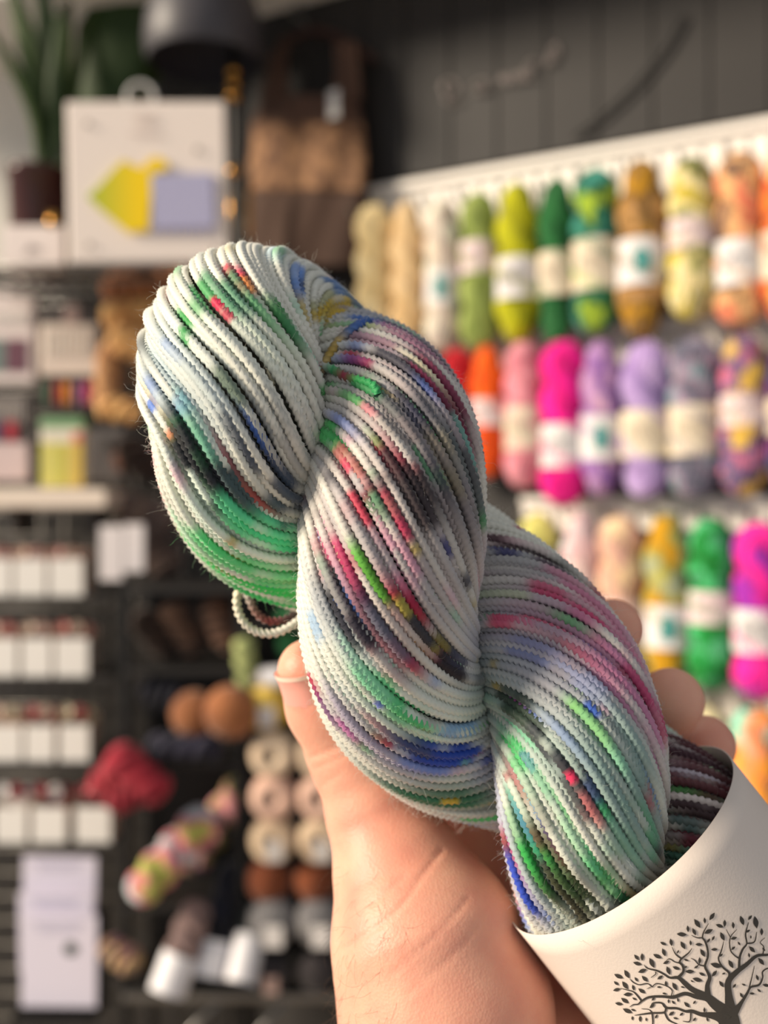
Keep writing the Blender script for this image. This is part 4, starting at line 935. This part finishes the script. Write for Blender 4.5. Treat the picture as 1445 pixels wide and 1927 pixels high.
for i in range(12): o = link('wire', wm_v, gm, panel); o.location = (-pw_/2+.004+i*(pw_-.008)/11, -.004, 0)
for i in range(34): o = link('wire', wm_h, gm, panel); o.location = (0, -.008, .01+i*(ph_-.02)/33)

# open wire shelf at the top carrying the board and the plant
zs = P(0, 496, 1.40).z
ws = thing('wire_shelf', (P(200, 0, 1.52).x, 1.53, zs), 'open wire shelf carrying the white board and the potted plant', 'shelf')
wl = PX(480, 1.5)
for yy in (-.13, -.045, .04, .125):
    o = link('rail', tube_me([(-wl/2, 0, 0), (0, 0, 0), (wl/2, 0, 0)], .003, 8), steel, ws); o.location = (0, yy, -.004)
cw = tube_me([(0, -.13, 0), (0, 0, 0), (0, .135, 0)], .002, 6)
for i in range(16): o = link('wire', cw, steel, ws); o.location = (-wl/2+(i+.5)*wl/16, 0, -.001)
# swatch board
bd = 1.405
bt, bw, bh = rect_thing('swatch_board', 128, 190, 424, 494, bd, .012, 'white board showing a yellow knit diamond and a lilac square', 'board', rz=math.radians(3))
bt.location.z = zs+.003
wb = part_box('board', bt, (0, 0, bh/2), (bw, .010, bh), M((240, 226, 216), .65), .003); wb.rotation_euler = (0, math.radians(-1.2), 0)
def bxy(px, py): return (PX(px-276, bd), -.0075, bh-PX(py-190, bd))
ygrad = bpy.data.materials.new('lime_to_yellow_knit'); ygrad.use_nodes = True
nt = ygrad.node_tree; b = nt.nodes['Principled BSDF']; tc = nt.nodes.new('ShaderNodeTexCoord'); sx = nt.nodes.new('ShaderNodeSeparateXYZ'); rp = nt.nodes.new('ShaderNodeValToRGB')
nt.links.new(tc.outputs['Generated'], sx.inputs[0]); nt.links.new(sx.outputs['X'], rp.inputs['Fac']); nt.links.new(rp.outputs['Color'], b.inputs['Base Color'])
rp.color_ramp.elements[0].color = (*lin((168, 190, 60)), 1); rp.color_ramp.elements[1].color = (*lin((250, 212, 20)), 1); rp.color_ramp.elements[1].position = .6; b.inputs['Roughness'].default_value = .9
pts = [(167, 374), (190, 352), (212, 326), (234, 304), (250, 314), (269, 319), (282, 302), (296, 297), (310, 304), (319, 316), (304, 324), (288, 330), (284, 380), (279, 438), (262, 436), (244, 441), (218, 420), (192, 398)]
def plate(name, pts, th, m, parent):
    f = [bxy(*p) for p in pts]; n = len(f)
    V = [(x, y, z) for x, y, z in f]+[(x, y-th, z) for x, y, z in f]
    F = [tuple(range(n, 2*n)), tuple(range(n-1, -1, -1))]+[(i, (i+1) % n, n+(i+1) % n, n+i) for i in range(n)]
    return link(name, mesh_from(name, V, F, False), m, parent)
plate('knit_diamond', pts, .003, ygrad, bt)['label'] = 'lime to yellow knitted diamond'
lil = mat('lilac_knit', (178, 176, 206), .9, bump=(400, .4))
plate('knit_square', [(284, 330), (398, 326), (402, 428), (288, 432)], .0035, lil, bt)['label'] = 'lilac knitted square'
for k in range(9): plate('fringe', [(286+k*13, 430), (292+k*13, 430), (292+k*13, 440), (286+k*13, 440)], .002, lil, bt)
for k in range(8): plate('fringe', [(398, 332+k*12), (407, 332+k*12), (407, 338+k*12), (398, 338+k*12)], .002, lil, bt)
for x, y in ((370, 281), (169, 464), (166, 236), (404, 468)):
    o = link('screw', lathe_me([(0, .0016), (.003, .0014), (.0042, 0)], 14), M((150, 140, 132), .4, metal=.6), bt); o.location = bxy(x, y); o.rotation_euler = (math.pi/2, 0, 0)
faint = M((206, 190, 182), .8)
for (x0, x1, y) in ((250, 296, 218), (256, 290, 228), (242, 304, 250)): plate('printed_line', [(x0, y), (x1, y), (x1, y+4), (x0, y+4)], .0003, faint, bt)
ring = lathe_me([(.019+.003*math.cos(t), .003*math.sin(t)) for t in np.linspace(0, 2*math.pi, 10, endpoint=False)], 32, True)
o = link('hanging_ring', ring, mat('clear_plastic', (206, 204, 200), .2), bt); q = bxy(262, 178); o.location = (q[0], .003, q[2]); o.rotation_euler = (math.pi/2, 0, 0)
# plant
pot = P(72, 0, 1.60); plant = thing('potted_plant', (pot.x, 1.60, zs+.003), 'tall leafy green plant in a dark brown pot', 'plant')
pr, pht = PX(56, 1.6), P(0, 326, 1.6).z-zs
link('pot', lathe_me([(0, 0), (pr*.78, 0), (pr*.86, pht*.3), (pr*.97, pht*.94), (pr*1.04, pht*.95), (pr*1.04, pht), (pr*.9, pht), (pr*.86, pht*.9), (0, pht*.88)], 36), mat('brown_glaze', (66, 34, 30), .22), plant)
link('soil', lathe_me([(0, pht*.9), (pr*.8, pht*.89)], 24), M((50, 34, 26), .9), plant)
def leaf(pts, widths, d0, name='leaf', m=None, fold=.25):
    c = catmull([np.array(P(x, y, d0+dz))-np.array(plant.location) for x, y, dz in pts], 7); n = len(c)
    wv = PX(np.interp(np.linspace(0, 1, n), np.linspace(0, 1, len(widths)), widths)/2, d0)
    T = np.gradient(c, axis=0); T /= np.linalg.norm(T, axis=1)[:, None]; side = np.cross(T, np.array([0.15, 1.0, 0])); side /= np.linalg.norm(side, axis=1)[:, None]; nn = np.cross(side, T)
    V = []; cs = (-1, -.5, 0, .5, 1)
    for lift in (0, .0016):
        for i in range(n):
            for u in cs: V.append(c[i]+side[i]*u*wv[i]+nn[i]*(abs(u)*fold*wv[i]+lift))
    F = []; o_ = n*5
    for i in range(n-1):
        for j in range(4):
            k = i*5+j; F.append((k, k+1, k+6, k+5)); F.append((o_+k, o_+k+5, o_+k+6, o_+k+1))
        F.append((i*5, i*5+5, o_+i*5+5, o_+i*5)); F.append((i*5+4, o_+i*5+4, o_+i*5+9, i*5+9))
    return link(name, mesh_from('leaf', np.array(V), F), m, plant)
g1 = mat('leaf_green', (58, 76, 32), .6, spec=.25, noise=((46, 64, 26), 12, .3)); g2 = mat('dark_leaf_green', (42, 62, 24), .6, spec=.25, noise=((34, 52, 20), 10, .3))
for pts, wd, m in (
    ([(76, 330, 0), (62, 220, -.02), (20, 120, -.04), (-30, 40, -.06)], (14, 22, 22, 4), g1), ([(78, 330, 0), (66, 180, -.01), (44, 60, -.02), (10, -60, -.03)], (16, 40, 40, 10), g1),
    ([(82, 330, 0), (92, 180, 0), (86, 60, -.01), (70, -70, -.02)], (16, 44, 46, 14), g2), ([(86, 330, 0), (112, 190, .01), (118, 80, .02), (128, -60, .03)], (16, 34, 36, 12), g1),
    ([(84, 330, 0), (70, 240, -.01), (58, 160, -.03), (30, 70, -.05)], (14, 30, 28, 6), g2), ([(88, 330, 0), (124, 210, .02), (150, 110, .03), (186, -30, .04)], (14, 26, 24, 6), g1),
    ([(90, 330, .0), (104, 250, -.01), (100, 150, -.02), (112, 20, -.03)], (14, 34, 32, 10), g2)):
    leaf(pts, wd, 1.60, 'leaf', m)
leaf([(96, 330, .04), (160, 260, .05), (176, 215, .05)], (6, 6, 6), 1.60, 'leaf_stalk', g1, 0)
leaf([(176, 215, .05), (196, 150, .04), (216, 60, .03), (236, -40, .02)], (60, 150, 170, 90), 1.60, 'broad_leaf', g2, .15)
leaf([(96, 330, .06), (220, 250, .08), (250, 200, .08)], (6, 6, 6), 1.60, 'leaf_stalk', g1, 0)
leaf([(240, 215, .08), (262, 120, .07), (270, 20, .06), (262, -60, .05)], (30, 96, 110, 60), 1.60, 'broad_leaf', g1, .15)
# small white sign card before the pot
ct, cw_, ch_ = rect_thing('sign_card', 4, 412, 120, 494, 1.44, .02, 'small white card standing in front of the plant pot', 'card'); ct.location.z = zs+.003
part_box('card', ct, (0, 0, ch_/2), (cw_, .016, ch_), M((236, 222, 216), .7), .002)
V = [(-.014, -.0086, ch_*.34), (.016, -.0086, ch_*.42), (-.004, -.0086, ch_*.56)]; link('printed_mark', mesh_from('mark', V+[(x, y-.0003, z) for x, y, z in V], [(0, 1, 2), (3, 4, 5)], False), M((160, 146, 142), .8), ct)
o = link('brass_clip', lathe_me([(0, .02), (.008, .018), (.009, 0), (.006, -.004)], 16), brass, ct); o.location = (PX(35, 1.44), -.002, ch_)

# goods hung on the grid panel
def pins(parent, n, w, h, z, m, y):
    me = box_me(.0028, .003, h, .001)
    for i in range(n):
        o = link('needle', me, m, parent); o.location = (-w/2+(i+.5)*w/n, y, z)
t, w, h_ = rect_thing('needle_pack', -30, 540, 64, 722, 1.60, .02, 'white needle set package with a dark red window at the left edge', 'package')
part_box('box', t, (0, 0, h_/2), (w, .02, h_), M((228, 214, 210), .6), .003); pins(t, 9, w*.8, h_*.14, h_*.68, M((250, 246, 240), .3), -.0115)
part_box('coloured_window', t, (w*.16, -.0108, h_*.29), (w*.42, .0015, h_*.34), M((110, 70, 84), .4)); part_box('coloured_window', t, (-w*.22, -.0108, h_*.29), (w*.26, .0015, h_*.34), M((110, 130, 124), .4))
t, w, h_ = rect_thing('needle_card', 74, 572, 182, 706, 1.60, .012, 'pale needle card with a grey header and a row of needles', 'package')
part_box('card', t, (0, 0, h_*.36), (w, .012, h_*.72), M((222, 206, 194), .7), .002); part_box('header', t, (0, 0, h_*.86), (w, .010, h_*.28), M((84, 78, 76), .6), .002)
part_box('header_tag', t, (w*.06, -.006, h_*.86), (w*.26, .003, h_*.26), M((190, 164, 156), .6)); pins(t, 8, w*.86, h_*.4, h_*.46, M((246, 240, 230), .3), -.0075)
t, w, h_ = rect_thing('thread_bundle', 62, 508, 186, 572, 1.56, .04, 'yellow-green mini skein lying under the wire shelf', 'yarn')
y = link('yarn', ROPES[1], yarn_mat('dyed_wool', [(110, 130, 40), (214, 206, 80), (240, 226, 160)], 14, 3.3), t); y.rotation_euler = (0, math.radians(-96), 0); y.location = (w/2, 0, h_*.5); y.scale = (PX(56, 1.56)/SK_W, .5, w/SK_L)
sp = lathe_me([(0, 0), (.009, 0), (.009, .003), (.0065, .006), (.0075, .02), (.0065, .036), (.009, .039), (.009, .042), (0, .042)], 18)
for px, c, nm in ((94, (44, 78, 56), 'dark green'), (112, (150, 40, 50), 'dark red'), (130, (206, 136, 40), 'orange'), (150, (92, 66, 120), 'purple'), (168, (190, 70, 100), 'rose')):
    p = P(px, 770, 1.61); t = thing('thread_spool', p, f'small {nm} thread spool hung under the needle card', 'spool', 'thread spools in a row')
    o = link('spool', sp, M((60, 56, 54), .5), t); q = link('thread', lathe_me([(.0062, .006), (.0086, .010), (.0086, .034), (.0062, .037)], 18), M(c, .8), t); o.scale = q.scale = (1.05, 1.05, PX(58, 1.6)/.042)
t, w, h_ = rect_thing('pattern_packet', 76, 786, 156, 918, 1.50, .03, 'green topped packet with yellow stripes standing on the white shelf', 'packet')
part_box('packet', t, (0, 0, h_/2), (w, .03, h_), M((222, 214, 196), .6), .003); part_box('green_band', t, (0, -.0006, h_*.92), (w*1.01, .03, h_*.15), M((112, 160, 112), .6), .002)
for i, c in enumerate(((206, 200, 90), (226, 216, 120), (190, 186, 60), (222, 200, 110), (206, 172, 50))): part_box('yellow_stripe', t, (-w*.4+i*w*.2, -.0156, h_*.33), (w*.17, .002, h_*.62), M(c, .6))
part_box('red_corner', t, (w*.36, -.0156, h_*.72), (w*.2, .002, h_*.14), M((214, 110, 96), .6))
t, w, h_ = rect_thing('hook_card', -40, 742, 56, 908, 1.58, .012, 'pink-grey card of crochet hooks at the far left above the shelf', 'package')
part_box('card', t, (0, 0, h_*.5), (w, .008, h_), M((104, 98, 96), .7), .002); pins(t, 7, w*.8, h_*.24, h_*.82, M((214, 206, 200), .3), -.006)
part_box('red_grip', t, (w*.16, -.008, h_*.58), (w*.2, .01, h_*.22), M((176, 40, 60), .5), .003); part_box('navy_grip', t, (-w*.12, -.008, h_*.58), (w*.2, .01, h_*.22), M((60, 54, 90), .5), .003)
part_box('lower_panel', t, (0, -.006, h_*.24), (w*.96, .006, h_*.44), M((206, 186, 186), .7), .002)
t, w, h_ = rect_thing('grey_case', 160, 806, 236, 906, 1.60, .03, 'plain grey flat case beside the striped packet', 'case')
part_box('case', t, (0, 0, h_/2), (w, .025, h_), M((96, 92, 92), .5), .006); part_box('clasp', t, (0, -.014, h_*.7), (.012, .004, .02), steel, .001)
sh, w, h_ = rect_thing('wall_shelf', -60, 920, 200, 956, 1.46, .15, 'thick white wall shelf below the packets', 'shelf')
part_box('board', sh, (0, 0, h_/2), (w, .15, h_), M((232, 216, 200), .6), .003)
for x in (-.3, .3): part_box('bracket', sh, (w*x, .03, -.02), (.012, .09, .04), dark_grey, .002)

# lying and hanging loose skeins
def lay(name_lbl, p0, p1, wpx, cols, group=None, lab=None, rope=0, seed=None, labc=(224, 222, 226)):
    """skein stretched from p0 to p1 (px, py, depth)"""
    a, b_ = P(*p0), P(*p1); v = b_-a; d = (p0[2]+p1[2])/2
    t = thing('loose_yarn_skein', b_ if b_.z < a.z else a, name_lbl, 'yarn', group)
    y = link('yarn', ROPES[rope], yarn_mat('dyed_wool', cols, 16, seed_i(name_lbl)*.11 if seed is None else seed), t)
    y.location = a-t.location; y.rotation_euler = (-v).to_track_quat('Z', 'Y').to_euler(); k = PX(wpx, d)/SK_W; y.scale = (k, k, v.length/SK_L)
    if lab:
        c = a+v*lab[0]; o = link('paper_label', BAND, M(labc, .7), t); o.location = c-t.location; o.rotation_euler = y.rotation_euler; kk = PX(wpx*1.08, d)/.08; o.scale = (kk, kk, lab[1])
    return t
TAN = [(214, 168, 108), (190, 138, 82)]; BRN = [(166, 108, 66), (130, 80, 50)]
for txt, a, b_, w, cs, rp in (
    ('chestnut brown skein lying under the right of the white board', (262, 536, 1.52), (408, 512, 1.50), 56, BRN, 0), ('reddish brown skein at the left of the tan pile', (196, 548, 1.53), (290, 524, 1.50), 60, BRN, 1),
    ('golden tan skein at the top of the pile', (190, 600, 1.50), (330, 584, 1.53), 62, TAN, 2), ('tan skein slanting across the middle of the pile', (204, 632, 1.47), (318, 676, 1.48), 58, TAN, 0),
    ('pale tan skein hanging at the left of the pile', (206, 640, 1.54), (200, 790, 1.52), 50, [(206, 160, 112), (186, 138, 96)], 1), ('dull tan skein right of the grey gap in the pile', (250, 700, 1.56), (318, 716, 1.56), 52, [(190, 150, 110), (170, 130, 90)], 2),
    ('rounded tan skein at the bottom of the pile', (186, 768, 1.48), (268, 776, 1.47), 48, TAN, 3),
    ('dark chocolate skein below the tan pile', (226, 830, 1.58), (300, 900, 1.56), 60, [(54, 36, 28), (40, 26, 20)], 0), ('rust brown skein low beside the held skein', (214, 872, 1.60), (290, 858, 1.60), 40, [(104, 60, 40), (80, 46, 32)], 1),
    ('taupe skein behind the white tags', (220, 950, 1.57), (330, 990, 1.56), 70, [(110, 92, 84), (92, 76, 70)], 0), ('dark taupe skein right of the white tags', (268, 1010, 1.55), (330, 1080, 1.54), 70, [(96, 78, 70), (78, 62, 56)], 2)):
    lay(txt, a, b_, w, cs, 'brown and tan skeins', None, rp)
for x0, x1, y0, y1, txt in ((186, 232, 990, 1092, 'left of two white hanging tags on the taupe yarn'), (232, 272, 986, 1076, 'right of two white hanging tags on the taupe yarn')):
    t, w, h_ = rect_thing('hang_tag', x0, y0, x1, y1, 1.44, .002, txt, 'tag', 'white tags')
    part_box('tag', t, (0, 0, h_/2), (w*.94, .0016, h_), M((226, 218, 218), .6), .0005); q = link('string', tube_me([(0, 0, h_*.97), (.004, .02, h_+.02), (0, .05, h_+.035)], .0008, 6), M((120, 100, 80), .8), t)

# rows of small white boxes on ledges
rows = [('top', 1052, 1122, [(-34, 20), (26, 86), (93, 156)], 1030, [(196, 150, 140), (206, 170, 150), (190, 140, 130)], 1.50),
        ('second', 1202, 1274, [(-28, 32), (40, 96), (103, 166)], 1172, [(196, 160, 146), (196, 170, 150), (186, 110, 100)], 1.49),
        ('third', 1366, 1434, [(-22, 40), (47, 102), (112, 168)], 1332, [(200, 170, 150), (150, 44, 50), (196, 180, 150)], 1.48),
        ('lowest', 1520, 1588, [(-10, 50), (60, 124), (142, 208)], 1482, [(226, 220, 216), (140, 30, 44), (150, 40, 50)], 1.47)]
whitebox = M((238, 234, 228), .6); btn = lathe_me([(0, .002), (.005, .002), (.0075, .0035), (.009, .002), (.009, -.001), (0, -.0015)], 18)
for nm, y0, y1, xs, yc, cols, d in rows:
    led, w, h_ = rect_thing('ledge_shelf', -60, y1, 214, y1+7, d-.005, .11, f'narrow dark ledge under the {nm} row of white boxes', 'shelf', 'narrow ledges')
    part_box('board', led, (0, 0, h_/2), (w, .11, h_), M((48, 45, 44), .6), .001); part_box('back_lip', led, (0, .05, .015), (w, .004, .03), M((48, 45, 44), .6), .001)
    for k, (x0, x1) in enumerate(xs):
        t, w, h_ = rect_thing('white_box', x0, y0, x1, y1, d, .05, f'{("left", "middle", "right")[k]} white open box in the {nm} row of small boxes', 'box', 'small white boxes'); bx_w = w
        part_box('front', t, (0, -.0235, h_/2), (w, .003, h_), whitebox, .0008); part_box('back', t, (0, .0235, h_*.62), (w, .003, h_*1.24), M((206, 186, 170), .7), .0008)
        for s_ in (-1, 1): part_box('side', t, (s_*(w/2-.0015), 0, h_/2), (.003, .044, h_), M((206, 186, 170), .7), .0006)
        part_box('bottom', t, (0, 0, .0015), (w-.006, .044, .003), whitebox)
        zc = PX(y1-yc, d)
        for j in range(4):
            q = link('button', btn, M(cols[(k+j) % 3] if j else cols[k], .4), t); q.location = ((-1.5+j)*w*.22, -.008+.012*(j % 2), zc-.010-.004*(j % 2)); q.rotation_euler = (1.1+.2*j, .3*j, 0); q.scale = (1.1, 1.1, 2.2)
        part_box('insert_card', t, (0, .008, (zc-.012)/2+.003), (w*.8, .004, zc-.014), M(cols[k], .6), .0006)

# leaflets in a clear wall pocket
for k, (x0, y0, x1, y1, d, txt) in enumerate(((42, 1612, 180, 1760, 1.47, 'rear printed white leaflet, its top edge highest of three'), (36, 1680, 176, 1830, 1.45, 'middle printed white leaflet of the three in the stack'), (40, 1724, 182, 1896, 1.43, 'front white leaflet with a dark green spot'))):
    t, w, h_ = rect_thing('leaflet', x0, y0, x1, y1, d, .003, txt, 'leaflet', 'stacked leaflets')
    part_box('paper', t, (0, 0, h_/2), (w, .002, h_), M((226, 220, 236), .7), .0004, (0, math.radians((1, -1, .6)[k]), 0))
    for j in range(3): flat_strip('printed_line', t, -w*.02, h_*(.93-.05*j), w*(.7-.1*j), h_*.012, -.0016, M((176, 172, 196), .8))
    if k == 2:
        o = link('green_spot', lathe_me([(0, .0006), (.006, .0006), (.010, 0)], 9), M((44, 60, 48), .8), t); o.location = (PX(22, d), -.0016, PX(1896-1786, d)); o.rotation_euler = (math.pi/2, 0, 0)
pk = thing('leaflet_pocket', P(110, 1900, 1.44), 'low black wire tray holding the leaflets', 'holder'); pk.location.y = 1.45
part_box('floor', pk, (0, 0, -.003), (PX(160, 1.44), .08, .004), black_metal, .001); part_box('back', pk, (0, .04, .06), (PX(150, 1.44), .004, .13), black_metal, .001)

# ------------------------------------------------------------------ black shelf unit in the middle
su = thing('shelf_unit', P(470, 2300, 1.47), 'black open shelf unit holding yarn balls and skeins', 'shelf'); su.location.z = .0
X = lambda px: P(px, 0, 1.40).x-su.location.x
Zp = lambda py: P(0, py, 1.40).z
bk = M((26, 23, 22), .6)
for px in (236, 452, 690):
    for yy in (-.07, .09): part_box('post', su, (X(px), yy, Zp(1110)/2), (.012, .012, Zp(1110)), black_metal, .002)
for (x0, x1, py) in ((236, 452, 1110), (236, 452, 1262), (236, 452, 1434), (236, 452, 1704), (236, 690, 1874), (452, 690, 1178), (452, 690, 1382), (452, 690, 1630), (452, 690, 1790)):
    part_box('shelf_board', su, ((X(x0)+X(x1))/2, .01, Zp(py)), (X(x1)-X(x0), .18, .008), bk, .001)
part_box('back_panel', su, ((X(236)+X(690))/2, .104, (Zp(1110)+Zp(1900))/2), (X(690)-X(236), .006, Zp(1110)-Zp(1900)), bk, .001)
part_box('front_rail', su, ((X(236)+X(690))/2, -.08, Zp(1868)), (X(690)-X(236), .012, .012), steel, .002)
for (x0, x1) in ((300, 420), (440, 540)):
    q = [(X(x0), -.082, Zp(1990)), (X((x0+x1)/2), -.082, Zp(1930)), (X(x1), -.082, Zp(1872))]; link('brace', tube_me(q, .004, 8), steel, su)
DKB = [(58, 40, 30), (40, 28, 22)]
for txt, a, b_, w, cs, lb, rp in (
    ('dark brown skein at the left of the top shelf', (254, 1150, 1.42), (330, 1240, 1.45), 60, DKB, None, 0), ('chocolate brown skein in the middle of the top shelf', (316, 1130, 1.42), (380, 1232, 1.44), 62, [(76, 52, 38), (54, 36, 28)], None, 1), ('umber skein at the right of the top shelf', (392, 1120, 1.43), (440, 1226, 1.42), 58, [(84, 56, 40), (60, 40, 30)], None, 2),
    ('navy black skein left of the brown balls', (262, 1300, 1.42), (350, 1312, 1.42), 66, [(26, 26, 40), (18, 18, 26)], None, 0), ('dark navy skein lying below the brown balls', (276, 1404, 1.38), (420, 1404, 1.38), 50, [(44, 42, 60), (30, 30, 44)], None, 1),
    ('crimson skein slanting up at the left of the red bundle', (176, 1496, 1.36), (262, 1408, 1.37), 62, [(150, 34, 52), (176, 60, 70)], None, 0), ('crimson skein across the front of the red bundle', (206, 1412, 1.35), (312, 1500, 1.35), 66, [(170, 44, 60), (140, 28, 46)], None, 1), ('dark red skein low in the red bundle', (200, 1518, 1.34), (304, 1470, 1.36), 50, [(146, 36, 50), (120, 26, 40)], None, 2),
    ('pink and lime skein with pale tip slanting down to the left', (400, 1524, 1.40), (248, 1694, 1.34), 74, [(176, 176, 90), (206, 120, 126), (196, 110, 120), (190, 196, 200)], None, 0), ('grey, pink and olive skein behind the slanting one', (470, 1466, 1.50), (344, 1640, 1.47), 70, [(120, 116, 116), (226, 150, 160), (170, 166, 90), (90, 86, 90)], None, 1),
    ('mauve grey skein with a lilac label hanging low', (378, 1694, 1.38), (316, 1864, 1.34), 64, [(120, 100, 98), (150, 124, 118)], (.82, .05), 1), ('blue-black skein with a white label near its end', (440, 1620, 1.42), (394, 1836, 1.36), 54, [(24, 26, 40), (16, 16, 24)], (.86, .046), 0),
    ('dark skein with a pale green label beside the blue-black one', (484, 1700, 1.40), (452, 1850, 1.35), 54, [(30, 36, 36), (20, 24, 26)], (.70, .06), 2), ('small purple and yellow mottled skein by the leaflets', (192, 1776, 1.40), (262, 1818, 1.38), 54, [(96, 76, 100), (190, 160, 100), (120, 80, 90)], None, 0),
    ('pale green skein at the right shelf top', (458, 1196, 1.40), (466, 1318, 1.40), 40, [(176, 184, 122), (150, 160, 104)], None, 1), ('grass green skein beside the thumb tip', (540, 1140, 1.42), (544, 1236, 1.42), 44, [(54, 130, 74), (40, 104, 60)], None, 2), ('grey-beige skein between the green skeins', (476, 1280, 1.40), (548, 1274, 1.40), 40, [(176, 164, 150), (150, 140, 128)], (.5, .03), 0)):
    lay(txt, a, b_, w, cs, 'skeins in the black shelf unit', lb, rp)
# wound balls and cakes
def ball_me(R=.034, n=40, k=60):
    th = np.linspace(0, 2*math.pi, k, endpoint=False); la = np.linspace(.02, math.pi-.02, n)
    L_, T_ = np.meshgrid(la, th, indexing='ij'); r = R*(1+.022*np.sin(14*T_+6*L_)*np.sin(L_)+.018*np.sin(22*L_-3*T_))
    V = np.stack([r*np.sin(L_)*np.cos(T_), -r*np.cos(L_)*.86, r*np.sin(L_)*np.sin(T_)], -1).reshape(-1, 3)
    i = np.arange(n-1)[:, None]; j = np.arange(k)[None]; j2 = (j+1) % k
    return mesh_from('ball', V, np.stack([i*k+j, i*k+j2, (i+1)*k+j2, (i+1)*k+j], -1).reshape(-1, 4))
BALL = ball_me()
cake_p = [(.0335+.0, .02)]
CAKE = lathe_me([(r_, z) for r_, z in ((.008, .022), (.016, .027), (.026, .026), (.033, .018), (.0355, .006), (.0355, -.006), (.033, -.018), (.026, -.026), (.016, -.027), (.008, -.022))], 44, True)
def ball(px, py, rpx, d, cols, label, cake=False, tagc=None, group='yarn balls in the black shelf unit'):
    p = P(px, py, d); R = PX(rpx, d); t = thing('yarn_cake' if cake else 'yarn_ball', (p.x, p.y, p.z-R+.006), label, 'yarn', group)
    o = link('yarn', CAKE if cake else BALL, yarn_mat('dyed_wool', cols, 22, px*.31+py), t); o.location = (0, 0, R); k = R/(.0355 if cake else .034); o.scale = (k, k, k)
    if cake: o.rotation_euler = (math.pi/2, 0, 0); q = link('core_tube', lathe_me([(.0085, -.02), (.0085, .022), (.0065, .022), (.0065, -.02)], 20, True), M((110, 104, 98), .7), t); q.location = (0, 0, R); q.rotation_euler = (math.pi/2, 0, 0); q.scale = (k, k, k)
    if tagc:
        q = link('paper_label', box_me(R*.75, .002, R*.95, .0005), M(tagc, .7), t); q.location = (R*.15, -R*.95, R*.75); q.rotation_euler = (.15, 0, 0)
ball(366, 1352, 44, 1.39, [(140, 88, 54), (116, 70, 44)], 'left of two brown balls on the shelf', group='brown yarn balls'); ball(434, 1348, 50, 1.37, [(156, 98, 60), (126, 78, 48)], 'larger right brown ball on the shelf', group='brown yarn balls')
ball(500, 1340, 42, 1.39, [(222, 190, 90), (206, 170, 70)], 'yellow ball left of the thumb', tagc=(196, 190, 190)); ball(580, 1336, 44, 1.40, [(232, 196, 80), (214, 176, 60)], 'yellow ball partly behind the thumb')
for ci, px in enumerate((514, 602)):
    side = ('left', 'right')[ci]
    for ri, (py, c, nm) in enumerate(((1426, [(218, 196, 170), (206, 182, 156)], 'cream'), (1506, [(222, 184, 164), (206, 168, 150)], 'pinkish'), (1586, [(214, 190, 160), (200, 174, 146)], 'beige'))):
        ball(px, py, 43, 1.385, c, f'{nm} yarn cake in the {side} column of cakes', True, (206, 200, 196) if ri == 2 else None, 'cream yarn cakes in two columns')
    ball(px-8, 1664, 42, 1.39, [(126, 66, 34), (104, 52, 28)], f'{side} rust brown ball under the cakes', group='rust brown balls')
    ball(px-2, 1742, 46, 1.38, [(128, 126, 126), (106, 104, 106)], f'{side} grey ball with a white tag', tagc=(224, 220, 218), group='grey balls')
    ball(px-6, 1838, 36, 1.38, [(60, 54, 56), (40, 36, 38)], f'{side} charcoal ball on the lowest shelf', tagc=(190, 160, 150) if ci == 0 else None, group='charcoal balls')
